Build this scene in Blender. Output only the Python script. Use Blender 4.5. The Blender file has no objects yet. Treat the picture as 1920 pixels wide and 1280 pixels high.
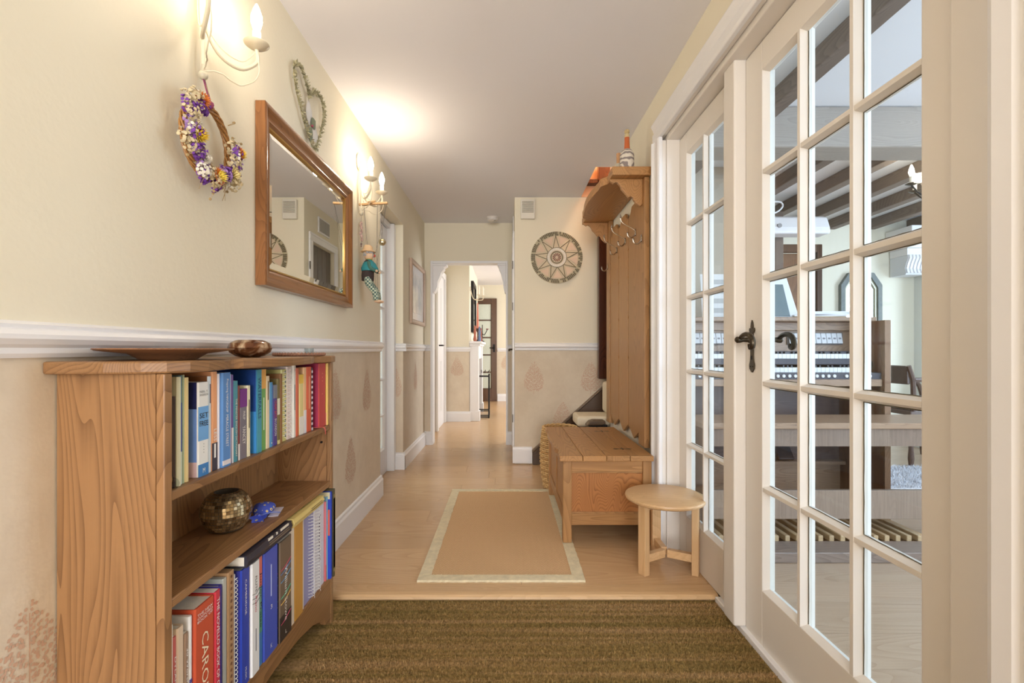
import bpy, bmesh, math, random
from mathutils import Vector, Matrix
random.seed(7)
SC = bpy.context.scene
COL = SC.collection
PI = math.pi

# ------------------------------------------------------------------ camera
cam_d = bpy.data.cameras.new('camera'); cam = bpy.data.objects.new('camera', cam_d); COL.objects.link(cam)
cam.location = (0, 0, 1.0); cam.rotation_euler = (PI/2, 0, 0)
cam_d.sensor_width = 36; cam_d.lens = 16.875; cam_d.shift_x = 10/1920; cam_d.shift_y = 15/1920
cam_d.clip_start = 0.02
SC.camera = cam
# ------------------------------------------------------------------ world, view
SC.view_settings.view_transform = 'Standard'; SC.view_settings.look = 'None'
SC.view_settings.gamma = 1; SC.view_settings.use_curve_mapping = False
SC.view_settings.exposure = 0.46
wd = bpy.data.worlds.new('world'); SC.world = wd; wd.use_nodes = True
wd.node_tree.nodes['Background'].inputs[0].default_value = (.75, .85, 1, 1)
wd.node_tree.nodes['Background'].inputs[1].default_value = 0.6

def area(name, loc, direction, sx, sy, power, col):
    d = bpy.data.lights.new(name, 'AREA'); d.shape = 'RECTANGLE'; d.size = sx; d.size_y = sy
    d.energy = power; d.color = col
    o = bpy.data.objects.new(name, d); COL.objects.link(o); o.location = loc
    o.rotation_euler = Vector(direction).to_track_quat('-Z', 'Z').to_euler()
    return o
# fill lights added out of view, standing in for daylight through supposed windows
area('fill_daylight_hall', (0.0, -3.34, 1.25), (0, 1, 0), 1.38, 1.9, 95, (.95, .965, 1))
area('fill_daylight_music', (5.3, 2.6, 1.4), (-1, 0, 0), 2.4, 1.5, 105, (.70, .82, 1))
area('fill_daylight_music_near', (3.0, -.36, 1.4), (0, 1, 0), 2.4, 1.6, 75, (.70, .82, 1))
area('fill_daylight_far', (2.4, 7.4, 1.4), (-1, 0, 0), 2.2, 1.5, 68, (.90, .95, 1))
area('fill_daylight_side', (-2.35, 3.9, 1.3), (1, 0, 0), 1.2, 1.6, 22, (.95, .97, 1))

# ------------------------------------------------------------------ materials
def lin(c):
    r = []
    for v in c[:3]:
        v = v/255.0
        r.append(v/12.92 if v <= .04045 else ((v+.055)/1.055)**2.4)
    return (r[0], r[1], r[2], 1)
MATS = {}
def nt_new(name):
    m = bpy.data.materials.new(name); m.use_nodes = True
    t = m.node_tree; b = t.nodes['Principled BSDF']
    return m, t, b
def N(t, kind, **kw):
    n = t.nodes.new(kind)
    for k, v in kw.items(): setattr(n, k, v)
    return n
def pm(name, col, rough=.5, metal=0, var=0, vs=15, bump=0, bs=150, emit=0, alpha=1, coat=0, spec=.5):
    """plain painted / metal / fabric material with optional mottling and fine relief"""
    if name in MATS: return MATS[name]
    m, t, b = nt_new(name)
    c = lin(col)
    b.inputs['Base Color'].default_value = c; b.inputs['Roughness'].default_value = rough
    b.inputs['Metallic'].default_value = metal; b.inputs['Specular IOR Level'].default_value = spec
    b.inputs['Coat Weight'].default_value = coat
    tc = None
    if var or bump: tc = N(t, 'ShaderNodeTexCoord')
    if var:
        n = N(t, 'ShaderNodeTexNoise'); n.inputs['Scale'].default_value = vs; n.inputs['Detail'].default_value = 5
        t.links.new(tc.outputs['Object'], n.inputs['Vector'])
        r = N(t, 'ShaderNodeValToRGB')
        r.color_ramp.elements[0].position = .3; r.color_ramp.elements[1].position = .7
        r.color_ramp.elements[0].color = tuple(max(0, x*(1-var)) for x in c[:3]) + (1,)
        r.color_ramp.elements[1].color = tuple(min(1, x*(1+var)) for x in c[:3]) + (1,)
        t.links.new(n.outputs['Fac'], r.inputs['Fac']); t.links.new(r.outputs['Color'], b.inputs['Base Color'])
    if bump:
        n2 = N(t, 'ShaderNodeTexNoise'); n2.inputs['Scale'].default_value = bs; n2.inputs['Detail'].default_value = 3
        t.links.new(tc.outputs['Object'], n2.inputs['Vector'])
        bp = N(t, 'ShaderNodeBump'); bp.inputs['Strength'].default_value = bump; bp.inputs['Distance'].default_value = .004
        t.links.new(n2.outputs['Fac'], bp.inputs['Height']); t.links.new(bp.outputs['Normal'], b.inputs['Normal'])
    if emit:
        b.inputs['Emission Color'].default_value = c; b.inputs['Emission Strength'].default_value = emit
    MATS[name] = m
    return m
def wood(name, c1, c2, axis='z', rings=9.0, rough=.4, streak=.5, dist=5.0, gstretch=.12, coat=0.0, vary=.12):
    """oak-like wood: distorted growth rings drawn out along the grain axis, plus fine pores"""
    if name in MATS: return MATS[name]
    m, t, b = nt_new(name)
    tc = N(t, 'ShaderNodeTexCoord'); oi = N(t, 'ShaderNodeObjectInfo')
    mul = N(t, 'ShaderNodeMath', operation='MULTIPLY'); mul.inputs[1].default_value = 7.3
    t.links.new(oi.outputs['Random'], mul.inputs[0])
    cx = N(t, 'ShaderNodeCombineXYZ')
    for i in range(3): t.links.new(mul.outputs[0], cx.inputs[i])
    ad = N(t, 'ShaderNodeVectorMath', operation='ADD')
    t.links.new(tc.outputs['Object'], ad.inputs[0]); t.links.new(cx.outputs[0], ad.inputs[1])
    mp = N(t, 'ShaderNodeMapping'); sc = [1, 1, 1]; sc['xyz'.index(axis)] = gstretch
    mp.inputs['Scale'].default_value = sc; t.links.new(ad.outputs[0], mp.inputs['Vector'])
    n1 = N(t, 'ShaderNodeTexNoise'); n1.inputs['Scale'].default_value = rings*.55; n1.inputs['Detail'].default_value = 1.5; n1.inputs['Roughness'].default_value = .4
    n1.inputs['Distortion'].default_value = dist*.05
    t.links.new(mp.outputs[0], n1.inputs['Vector'])
    fm = N(t, 'ShaderNodeMath', operation='MULTIPLY'); fm.inputs[1].default_value = 58; t.links.new(n1.outputs['Fac'], fm.inputs[0])
    pp_ = N(t, 'ShaderNodeMath', operation='FRACT'); t.links.new(fm.outputs[0], pp_.inputs[0])      # growth rings as contours of the noise
    w = N(t, 'ShaderNodeMath', operation='POWER'); w.inputs[1].default_value = .55; t.links.new(pp_.outputs[0], w.inputs[0])
    mp2 = N(t, 'ShaderNodeMapping'); sc2 = [1, 1, 1]; sc2['xyz'.index(axis)] = .03
    mp2.inputs['Scale'].default_value = sc2; t.links.new(ad.outputs[0], mp2.inputs['Vector'])
    n = N(t, 'ShaderNodeTexNoise'); n.inputs['Scale'].default_value = 170; n.inputs['Detail'].default_value = 3
    t.links.new(mp2.outputs[0], n.inputs['Vector'])
    mx = N(t, 'ShaderNodeMix', data_type='FLOAT'); mx.inputs[0].default_value = streak
    t.links.new(w.outputs[0], mx.inputs[2]); t.links.new(n.outputs['Fac'], mx.inputs[3])
    r = N(t, 'ShaderNodeValToRGB')
    r.color_ramp.elements[0].position = .12; r.color_ramp.elements[1].position = .68
    r.color_ramp.elements[0].color = lin(c2); r.color_ramp.elements[1].color = lin(c1)
    t.links.new(mx.outputs[0], r.inputs['Fac'])
    hv = N(t, 'ShaderNodeHueSaturation')
    mr = N(t, 'ShaderNodeMapRange'); mr.inputs['To Min'].default_value = 1-vary; mr.inputs['To Max'].default_value = 1+vary
    t.links.new(oi.outputs['Random'], mr.inputs['Value']); t.links.new(mr.outputs[0], hv.inputs['Value'])
    t.links.new(r.outputs['Color'], hv.inputs['Color']); t.links.new(hv.outputs['Color'], b.inputs['Base Color'])
    b.inputs['Roughness'].default_value = rough; b.inputs['Coat Weight'].default_value = coat
    bp = N(t, 'ShaderNodeBump'); bp.inputs['Strength'].default_value = .12; bp.inputs['Distance'].default_value = .002
    t.links.new(n.outputs['Fac'], bp.inputs['Height']); t.links.new(bp.outputs['Normal'], b.inputs['Normal'])
    MATS[name] = m
    return m
def glass(name='pane_glass', tint=(240, 246, 248), base=.05):
    if name in MATS: return MATS[name]
    m, t, b = nt_new(name); t.nodes.remove(b)
    out = t.nodes['Material Output']
    tr = N(t, 'ShaderNodeBsdfTransparent'); tr.inputs[0].default_value = lin(tint)
    gl = N(t, 'ShaderNodeBsdfGlossy'); gl.inputs['Roughness'].default_value = .02
    lw = N(t, 'ShaderNodeLayerWeight'); lw.inputs['Blend'].default_value = .5
    pw = N(t, 'ShaderNodeMath', operation='POWER'); pw.inputs[1].default_value = 5; t.links.new(lw.outputs['Facing'], pw.inputs[0])
    ma = N(t, 'ShaderNodeMath', operation='MULTIPLY_ADD'); ma.inputs[1].default_value = .5; ma.inputs[2].default_value = .03; t.links.new(pw.outputs[0], ma.inputs[0])
    mx = N(t, 'ShaderNodeMixShader')
    t.links.new(ma.outputs[0], mx.inputs[0]); t.links.new(tr.outputs[0], mx.inputs[1]); t.links.new(gl.outputs[0], mx.inputs[2])
    t.links.new(mx.outputs[0], out.inputs[0])
    MATS[name] = m
    return m
def wall_paint():
    m, t, b = nt_new('hall_wall_paint')
    g = N(t, 'ShaderNodeNewGeometry'); s = N(t, 'ShaderNodeSeparateXYZ'); t.links.new(g.outputs['Position'], s.inputs[0])
    lt = N(t, 'ShaderNodeMath', operation='LESS_THAN'); lt.inputs[1].default_value = 1.0
    t.links.new(s.outputs['Z'], lt.inputs[0])
    n = N(t, 'ShaderNodeTexNoise'); n.inputs['Scale'].default_value = 4; n.inputs['Detail'].default_value = 8; n.inputs['Roughness'].default_value = .7
    t.links.new(g.outputs['Position'], n.inputs['Vector'])
    r = N(t, 'ShaderNodeValToRGB'); r.color_ramp.elements[0].position = .35; r.color_ramp.elements[1].position = .68
    r.color_ramp.elements[0].color = lin((214, 198, 175)); r.color_ramp.elements[1].color = lin((226, 212, 190))
    t.links.new(n.outputs['Fac'], r.inputs['Fac'])
    mx = N(t, 'ShaderNodeMix', data_type='RGBA')
    t.links.new(lt.outputs[0], mx.inputs[0]); mx.inputs[6].default_value = lin((237, 228, 205))
    t.links.new(r.outputs[0], mx.inputs[7]); t.links.new(mx.outputs[2], b.inputs['Base Color'])
    b.inputs['Roughness'].default_value = .75
    n2 = N(t, 'ShaderNodeTexNoise'); n2.inputs['Scale'].default_value = 60
    t.links.new(g.outputs['Position'], n2.inputs['Vector'])
    bp = N(t, 'ShaderNodeBump'); bp.inputs['Strength'].default_value = .08; bp.inputs['Distance'].default_value = .01
    t.links.new(n2.outputs['Fac'], bp.inputs['Height']); t.links.new(bp.outputs['Normal'], b.inputs['Normal'])
    return m
WALL = wall_paint()
CEIL = pm('ceiling_paint', (240, 238, 242), .8, bump=.05, bs=40)
WHITE = pm('white_gloss_paint', (240, 238, 238), .35)
CREAM = pm('cream_door_paint', (234, 227, 218), .4)
OAK_Z = wood('oak_upright', (156, 115, 75), (112, 77, 47), 'z', streak=.42)
OAK_Y = wood('oak_lengthwise', (156, 115, 75), (112, 77, 47), 'y', streak=.42)
PINE_Z = wood('waxed_pine_upright', (178, 131, 80), (146, 102, 58), 'z', rings=7)
PINE_Y = wood('waxed_pine_lengthwise', (178, 130, 78), (138, 94, 50), 'y', rings=7)
PALE_Z = wood('pale_oak_upright', (214, 176, 130), (190, 150, 104), 'z', rings=10, streak=.7)
PALE_X = wood('pale_oak_crosswise', (216, 178, 132), (194, 154, 108), 'x', rings=10, streak=.7)
FLOORM = wood('floor_plank_oak', (208, 172, 130), (190, 152, 110), 'x', rings=5, rough=.25, streak=.6, vary=.06)
DARKW = wood('dark_stained_timber', (74, 46, 26), (42, 24, 14), 'z', rings=8, rough=.3)
BROWNW = wood('brown_door_timber', (96, 66, 42), (66, 42, 26), 'z', rings=8, rough=.35)
GREYBEAM = wood('aged_grey_beam', (124, 108, 96), (84, 70, 60), 'y', rings=9, rough=.6)
GREYBEAM_X = wood('aged_grey_beam_cross', (176, 166, 156), (156, 146, 136), 'x', rings=9, rough=.6)
ORGW = wood('organ_oak', (168, 138, 112), (132, 104, 82), 'x', rings=10, rough=.35)
ORGZ = wood('organ_oak_upright', (150, 112, 82), (112, 78, 54), 'z', rings=10, rough=.35)
IRON = pm('antique_iron', (72, 62, 48), .38, .8, bump=.2, bs=90)
BLACKI = pm('black_iron', (34, 31, 30), .45, .6)
GLASS = glass()
CREAMMET = pm('cream_enamel_metal', (226, 214, 188), .4, bump=.05)
STEEL = pm('polished_steel', (190, 182, 172), .22, 1)
PAGE = pm('book_pages', (236, 230, 216), .8, var=.05, vs=120)

# ------------------------------------------------------------------ geometry helpers
ORG = {}
class MB:
    """collects shapes (in world coordinates, optionally through a transform) and links them as ONE mesh object"""
    def __init__(s, T=None): s.v = []; s.f = []; s.m = []; s.T = T
    def add(s, vs, fs, mi=0):
        o = len(s.v)
        for p in vs: s.v.append(Vector(s.T(p)) if s.T else Vector(p))
        for f in fs: s.f.append([o+i for i in f]); s.m.append(mi)
        return s
    def box(s, x0, x1, y0, y1, z0, z1, mi=0):
        return s.add([(x0,y0,z0),(x1,y0,z0),(x1,y1,z0),(x0,y1,z0),(x0,y0,z1),(x1,y0,z1),(x1,y1,z1),(x0,y1,z1)],
                     [(0,3,2,1),(4,5,6,7),(0,1,5,4),(1,2,6,5),(2,3,7,6),(3,0,4,7)], mi)
    def prism(s, poly, axis, a, b, mi=0):
        n = len(poly)
        def P(q, t): return {'x': (t, q[0], q[1]), 'y': (q[0], t, q[1]), 'z': (q[0], q[1], t)}[axis]
        vs = [P(q, a) for q in poly] + [P(q, b) for q in poly]
        fs = [list(range(n)), list(range(2*n-1, n-1, -1))] + [(i, (i+1) % n, n+(i+1) % n, n+i) for i in range(n)]
        return s.add(vs, fs, mi)
    def tube(s, pts, r, n=8, closed=False, mi=0):
        pts = [Vector(p) for p in pts]; k = len(pts); vs = []; fs = []
        up = None
        for i, p in enumerate(pts):
            if closed: d = pts[(i+1) % k]-pts[i-1]
            else: d = pts[min(i+1, k-1)]-pts[max(i-1, 0)]
            d = d.normalized() if d.length > 1e-9 else Vector((0,0,1))
            if up is None: up = Vector((0,0,1)) if abs(d.z) < .9 else Vector((1,0,0))
            a = d.cross(up)
            if a.length < 1e-6: a = d.cross(Vector((0,1,0)))
            a.normalize(); bb = a.cross(d).normalized(); up = bb
            rr = r[i] if isinstance(r, (list, tuple)) else r
            for j in range(n):
                t = 2*PI*j/n; vs.append(p + a*math.cos(t)*rr + bb*math.sin(t)*rr)
        for i in range(k if closed else k-1):
            for j in range(n):
                i2 = (i+1) % k
                fs.append((i*n+j, i*n+(j+1) % n, i2*n+(j+1) % n, i2*n+j))
        if not closed:
            fs.append(list(range(n-1, -1, -1))); fs.append([(k-1)*n+j for j in range(n)])
        return s.add(vs, fs, mi)
    def lathe(s, prof, c, n=24, axis='z', mi=0, sx=1, sy=1):
        vs = []; fs = []; k = len(prof)
        for (r, h) in prof:
            for j in range(n):
                t = 2*PI*j/n; a, b = max(r, 1e-5)*math.cos(t)*sx, max(r, 1e-5)*math.sin(t)*sy
                q = {'z': (a, b, h), 'x': (h, a, b), 'y': (a, h, b)}[axis]
                vs.append((c[0]+q[0], c[1]+q[1], c[2]+q[2]))
        for i in range(k-1):
            for j in range(n): fs.append((i*n+j, i*n+(j+1) % n, (i+1)*n+(j+1) % n, (i+1)*n+j))
        fs.append(list(range(n-1, -1, -1))); fs.append([(k-1)*n+j for j in range(n)])
        return s.add(vs, fs, mi)
    def ball(s, c, r, n=10, mi=0):
        rx, ry, rz = r if isinstance(r, (tuple, list)) else (r, r, r)
        k = max(4, n//2); vs = [(c[0], c[1], c[2]-rz)]; fs = []
        for i in range(1, k):
            ph = -PI/2 + PI*i/k
            for j in range(n):
                t = 2*PI*j/n
                vs.append((c[0]+rx*math.cos(ph)*math.cos(t), c[1]+ry*math.cos(ph)*math.sin(t), c[2]+rz*math.sin(ph)))
        vs.append((c[0], c[1], c[2]+rz)); L = len(vs)-1
        for j in range(n): fs.append((0, 1+(j+1) % n, 1+j)); fs.append((L, L-n+j, L-n+(j+1) % n))
        for i in range(k-2):
            for j in range(n):
                a = 1+i*n; fs.append((a+j, a+(j+1) % n, a+n+(j+1) % n, a+n+j))
        return s.add(vs, fs, mi)
    def build(s, name, mats, parent=None, smooth=False, bevel=0, bseg=2, angle=35):
        me = bpy.data.meshes.new(name)
        if parent is not None: org = ORG[parent.name]
        else:
            xs = [p.x for p in s.v]; ys = [p.y for p in s.v]
            org = Vector(((min(xs)+max(xs))/2, (min(ys)+max(ys))/2, min(p.z for p in s.v)))
        me.from_pydata([tuple(p-org) for p in s.v], [], s.f)
        if not isinstance(mats, (list, tuple)): mats = [mats]
        for m in mats: me.materials.append(m)
        if len(mats) > 1: me.polygons.foreach_set('material_index', s.m)
        bm = bmesh.new(); bm.from_mesh(me)
        bmesh.ops.recalc_face_normals(bm, faces=bm.faces[:]); bm.to_mesh(me); bm.free()
        if smooth:
            me.polygons.foreach_set('use_smooth', [True]*len(me.polygons))
            me.set_sharp_from_angle(angle=math.radians(angle))
        o = bpy.data.objects.new(name, me); COL.objects.link(o)
        if parent is not None: o.parent = parent
        else: o.location = org
        ORG[o.name] = org
        if bevel:
            b = o.modifiers.new('bevel', 'BEVEL'); b.width = bevel; b.segments = bseg; b.limit_method = 'ANGLE'; b.angle_limit = math.radians(40)
            b.harden_normals = False
        return o
def thing(name, label, cat, loc, group=None, kind=None):
    o = bpy.data.objects.new(name, None); COL.objects.link(o); o.empty_display_size = .05
    o.location = loc; ORG[o.name] = Vector(loc)
    return tag(o, label, cat, group, kind)
def tag(o, label, cat, group=None, kind=None):
    o['label'] = label; o['category'] = cat
    if group: o['group'] = group
    if kind: o['kind'] = kind
    return o
def struct(name, mb, mat, label, cat, bevel=0, parent=None, smooth=False):
    o = mb.build(name, mat, parent, bevel=bevel, smooth=smooth)
    if parent is None: tag(o, label, cat, None, 'structure')
    return o
def spline(pts, k=6, closed=False):
    """Catmull-Rom through points"""
    P = [Vector(p) for p in pts]; n = len(P); out = []
    rng = range(n) if closed else range(n-1)
    for i in rng:
        if closed: a, b, c, d = P[i-1], P[i], P[(i+1) % n], P[(i+2) % n]
        else: a, b, c, d = P[max(i-1, 0)], P[i], P[i+1], P[min(i+2, n-1)]
        for j in range(k):
            t = j/k
            out.append(.5*((2*b)+(c-a)*t+(2*a-5*b+4*c-d)*t*t+(3*b-a-3*c+d)*t**3))
    if not closed: out.append(P[-1])
    return out
def text(name, string, xdir, ydir, center, length, height, mat, parent, lift=.0004):
    """flat lettering: fits string into length x height, centred at center; xdir/ydir are unit world vectors"""
    cu = bpy.data.curves.new('t', 'FONT'); cu.body = string; cu.align_x = 'CENTER'; cu.align_y = 'CENTER'
    cu.resolution_u = 2
    to = bpy.data.objects.new('t', cu); COL.objects.link(to)
    bpy.context.view_layer.update()
    me = bpy.data.meshes.new_from_object(to.evaluated_get(bpy.context.evaluated_depsgraph_get()))
    bpy.data.objects.remove(to); bpy.data.curves.remove(cu)
    if not me.vertices: return None
    xs = [v.co.x for v in me.vertices]; ys = [v.co.y for v in me.vertices]
    w = max(xs)-min(xs); h = max(ys)-min(ys); cx = (max(xs)+min(xs))/2; cy = (max(ys)+min(ys))/2
    sx = length/w; sy = height/h
    X = Vector(xdir); Y = Vector(ydir); Zn = X.cross(Y); c = Vector(center)+Zn*lift; org = ORG[parent.name]
    for v in me.vertices:
        q = v.co; v.co = c + X*((q.x-cx)*sx) + Y*((q.y-cy)*sy) - org
    me.materials.clear(); me.materials.append(mat)
    me.name = name
    o = bpy.data.objects.new(name, me); COL.objects.link(o); o.parent = parent; ORG[o.name] = org
    return o
def rot_map(center, ang, axis='z'):
    M = Matrix.Translation(Vector(center)) @ Matrix.Rotation(ang, 4, axis.upper()) @ Matrix.Translation(-Vector(center))
    return lambda p: M @ Vector(p)
# ================================================================== the house: floors, walls, ceilings
CH = 2.33                      # ceiling height
def planks(floor, x0, x1, y0, y1, w, z, mat, lmin=.9, lmax=1.7):
    y = y0; r = random.Random(int(x0*100+y0*10))
    while y < y1-.01:
        x = x0 - r.random()*.8; ye = min(y+w, y1)
        while x < x1:
            L = lmin+r.random()*(lmax-lmin); a = max(x, x0); b = min(x+L, x1)
            if b-a > .02:
                MB().box(a+.0006, b-.0006, y+.0006, ye-.0006, z-.012, z).build('plank', mat, floor)
            x += L
        y = ye
fl = struct('floor', MB().box(-1.0, .90, 2.02, 5.2, -.06, -.0122), DARKW, 'pale oak plank floor of the hallway beyond the step', 'floor')
planks(fl, -1.0, .90, 2.03, 5.2, .19, 0, FLOORM)
fl2 = struct('floor', MB().box(.90, 5.4, -.4, 4.95, -.06, -.0122), DARKW, 'pale oak plank floor of the music room behind the glazed doors', 'floor')
planks(fl2, .90, 5.4, -.4, 4.95, .19, 0, wood('music_room_oak', (194, 168, 142), (174, 146, 120), 'x', rings=5, rough=.25, streak=.6, vary=.06), 1.2, 2.0)
struct('floor', MB().box(-1.0, 2.5, 5.2, 9.4, -.06, 0), FLOORM, 'pale wood floor of the far room seen through the opening', 'floor')
struct('floor', MB().box(-2.5, -1.0, 2.9, 4.7, -.06, 0), FLOORM, 'wood floor of the side room behind the left glazed door', 'floor')
# hall walls
struct('wall_left', MB().box(-1.02, -.865, -3.4, 3.285, -.06, CH).box(-1.02, -.865, 3.285, 4.01, 2.04, CH).box(-1.02, -.865, 4.01, 5.17, -.06, CH),
       WALL, 'cream hallway wall with mirror and lamps above a white rail', 'wall')
struct('wall_far', MB().box(-.87, -.797, 5.05, 5.17, -.06, CH).box(.012, .19, 5.05, 5.17, -.06, CH).box(-.797, .012, 5.05, 5.17, 1.928, CH),
       WALL, 'cream wall with the white corbelled opening at the hall end', 'wall')
struct('wall_stair', MB().box(.07, 1.9, 4.2, 4.32, -.06, 3.4), WALL, 'cream wall with the round mosaic disc beside the stairs', 'wall')
struct('wall_stair_side', MB().box(.07, .19, 4.32, 4.37, -.06, CH).box(.07, .19, 4.93, 5.05, -.06, CH).box(.07, .19, 4.37, 4.93, 1.985, CH),
       WALL, 'cream side wall around the dark plank door', 'wall')
struct('wall_right', MB().box(.78, .90, -3.4, .70, -.06, CH).box(.78, .90, .70, 2.47, 2.09, CH).box(.78, .90, 2.47, 3.62, -.06, 3.4),
       WALL, 'cream wall holding the glazed doors and the coat rack', 'wall')
struct('wall_entrance', MB().box(-1.02, -.75, -3.55, -3.4, -.06, CH).box(.75, .9, -3.55, -3.4, -.06, CH).box(-.75, .75, -3.55, -3.4, 2.27, CH).box(-.75, .75, -3.55, -3.4, -.06, .23),  # unseen end wall, set far back so the fill light falls off evenly
       WALL, 'cream wall around the added entrance glazing', 'wall')
gz = struct('added_window_1', MB().box(-.75, -.69, -3.52, -3.43, .23, 2.27).box(.69, .75, -3.52, -3.43, .23, 2.27).box(-.69, .69, -3.52, -3.43, 2.21, 2.27).box(-.69, .69, -3.52, -3.43, .23, .29).box(-.025, .025, -3.52, -3.43, .29, 2.21),  # unseen glazing, added to house the fill light at the hall's rear
       WHITE, 'white framed entrance glazing added out of view for the fill light', 'window')
for a, b in ((-.69, -.025), (.025, .69)): MB().box(a, b, -3.48, -3.475, .29, 2.21).build('pane', GLASS, gz)
struct('ceiling', MB().box(-1.02, .90, -3.55, 3.5, CH, CH+.1).box(-1.02, .65, 3.5, 4.2, CH, CH+.1).box(-1.02, .19, 4.2, 5.17, CH, CH+.1),
       CEIL, 'smooth white ceiling of the hallway', 'ceiling')
# stairwell above the ceiling opening
LAMP_TINT = pm('lamp_tinted_stairwell', (236, 196, 160), .8)  # warm cast of the upstairs lamp put into the wall colour
struct('wall_stairwell', MB().box(.57, .65, 3.5, 4.2, CH+.1, 3.4).box(.65, 1.9, 3.43, 3.5, CH+.1, 3.4).box(.57, 1.9, 3.43, 4.32, 3.4, 3.48).box(1.82, 1.9, 3.5, 4.2, .0, 3.4).box(.651, 1.81, 4.188, 4.199, CH+.001, 3.39),  # last box: thin sheet laid over the cream wall to carry the lamp tint
       LAMP_TINT, 'stairwell wall above the hall ceiling, coloured with the peach lamp tint', 'wall')
struct('wall_stair_enclosure', MB().box(.90, 1.9, 3.50, 3.62, -.06, CH-.001), pm('enclosure_paint', (196, 184, 168), .8), 'grey-beige wall enclosing the stairs in the music room', 'wall')
area('stairwell_lamp', (1.1, 3.8, 3.2), (0, 0, -1), .3, .3, 12, (1, .72, .48))
# music room shell
MR = pm('music_room_paint', (238, 232, 212), .8)
struct('wall_music_back', MB().box(.9, 5.5, 4.95, 5.05, -.06, CH), MR, 'pale cream back wall of the music room', 'wall')
struct('wall_music_right', MB().box(5.4, 5.5, -.4, 1.4, -.06, CH).box(5.4, 5.5, 3.8, 4.95, -.06, CH).box(5.4, 5.5, 1.4, 3.8, -.06, .65).box(5.4, 5.5, 1.4, 3.8, 2.15, CH), MR, 'cream wall of the music room around the added side window', 'wall')
w2 = struct('added_window_2', MB().box(5.42, 5.48, 1.4, 1.46, .65, 2.15).box(5.42, 5.48, 3.74, 3.8, .65, 2.15).box(5.42, 5.48, 1.46, 3.74, .65, .71).box(5.42, 5.48, 1.46, 3.74, 2.09, 2.15).box(5.42, 5.48, 2.57, 2.63, .71, 2.09), WHITE, 'unseen white framed side window added to the music room', 'window')  # out of view, put in as a source for the side fill light
MB().box(5.448, 5.452, 1.46, 3.74, .71, 2.09).build('pane', GLASS, w2)
struct('wall_music_near', MB().box(.9, 1.8, -.5, -.4, -.06, CH).box(4.2, 5.5, -.5, -.4, -.06, CH).box(1.8, 4.2, -.5, -.4, -.06, .6).box(1.8, 4.2, -.5, -.4, 2.2, CH), MR, 'cream front wall of the music room', 'wall')
w3 = struct('added_window_3', MB().box(1.8, 1.86, -.48, -.42, .6, 2.2).box(4.14, 4.2, -.48, -.42, .6, 2.2).box(1.86, 4.14, -.48, -.42, .6, .66).box(1.86, 4.14, -.48, -.42, 2.14, 2.2), WHITE, 'unseen white framed front window added to the music room', 'window')  # never seen, added around the near fill light
MB().box(1.86, 4.14, -.452, -.448, .66, 2.14).build('pane', GLASS, w3)
struct('ceiling', MB().box(.9, 5.5, -.5, 5.05, CH, CH+.1), pm('music_room_ceiling', (236, 236, 240), .85), 'white ceiling between the grey beams of the music room', 'ceiling')
tag(MB().box(.902, 5.398, 2.62, 2.82, 2.106, CH-.001).build('ceiling_beam', GREYBEAM_X, bevel=.01), 'broad pale grey crossbeam dividing the music room ceiling', 'beam')
tag(MB().box(1.36, 1.44, -.398, 2.618, 2.24, CH-.001).build('ceiling_beam', GREYBEAM, bevel=.006), 'lone grey beam in front of the broad crossbeam', 'beam')
JX = [1.25+.41*i for i in range(10)]
for i, x in enumerate(JX):
    tag(MB().box(x, x+.085, 2.822, 4.948, 2.235, CH-.001).build('ceiling_joist', GREYBEAM, bevel=.006), 'dark grey timber joist behind the broad crossbeam', 'joist', 'music room ceiling joists')
# far room shell
FR = pm('far_room_paint', (240, 232, 212), .8)
struct('wall_far_room_back', MB().box(-1.0, 2.5, 9.3, 9.4, -.06, 2.4), WALL, 'pale wall behind the dark glazed door', 'wall')
struct('wall_far_room_left', MB().box(-1.0, -.87, 5.17, 9.3, -.06, 2.4), WALL, 'cream wall with the white door beyond the opening', 'wall')
struct('wall_chimney_breast', MB().box(-.869, -.52, 6.68, 8.6, -.06, 2.25), WALL, 'cream chimney breast with a leaf stencil and white dado', 'wall')
struct('wall_far_room_right', MB().box(2.5, 2.6, 5.05, 9.4, -.06, 2.4).box(.19, 2.5, 5.05, 5.17, -.06, 2.4), FR, 'pale right wall of the far room', 'wall')
struct('ceiling', MB().box(-1.0, 2.6, 5.17, 9.4, 2.25, 2.35), CEIL, 'white ceiling of the far room', 'ceiling')
# side room behind the left glazed door
struct('wall_side_room', MB().box(-2.5, -2.4, 2.9, 4.7, -.06, 2.4).box(-2.5, -1.02, 2.8, 2.9, -.06, 2.4).box(-2.5, -1.02, 4.7, 4.8, -.06, 2.4), FR, 'pale walls of the room behind the left glazed door', 'wall')
struct('ceiling', MB().box(-2.5, -1.02, 2.8, 4.8, 2.34, 2.4), CEIL, 'white ceiling of the side room', 'ceiling')

# ------------------------------------------------------------------ rails, baseboards, step
DADO = [(0,0),(.007,0),(.012,.008),(.012,.018),(.020,.024),(.027,.034),(.027,.042),(.021,.050),(.013,.053),(.015,.060),(.006,.066),(0,.066)]
BASE = [(0,0),(.018,0),(.018,.112),(.011,.122),(.009,.134),(0,.140)]
def mould(name, prof, axis, wallpos, sign, a, b, z, label, cat):
    poly = [(wallpos+sign*d, z+h) for d, h in prof]
    mb = MB()
    mb.prism(poly, axis, a, b)
    return struct(name, mb, WHITE, label, cat)
mould('trim_1', DADO, 'y', -.865, 1, -3.4, 3.285, .985, 'white moulded dado rail above the bookcase', 'rail')
mould('trim_2', DADO, 'y', -.865, 1, 4.01, 5.05, .985, 'white dado rail below the framed picture', 'rail')
mould('trim_3', DADO, 'x', 4.01, -1, -.93, -.838, .985, 'white dado rail returning into the doorway', 'rail')
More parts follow.
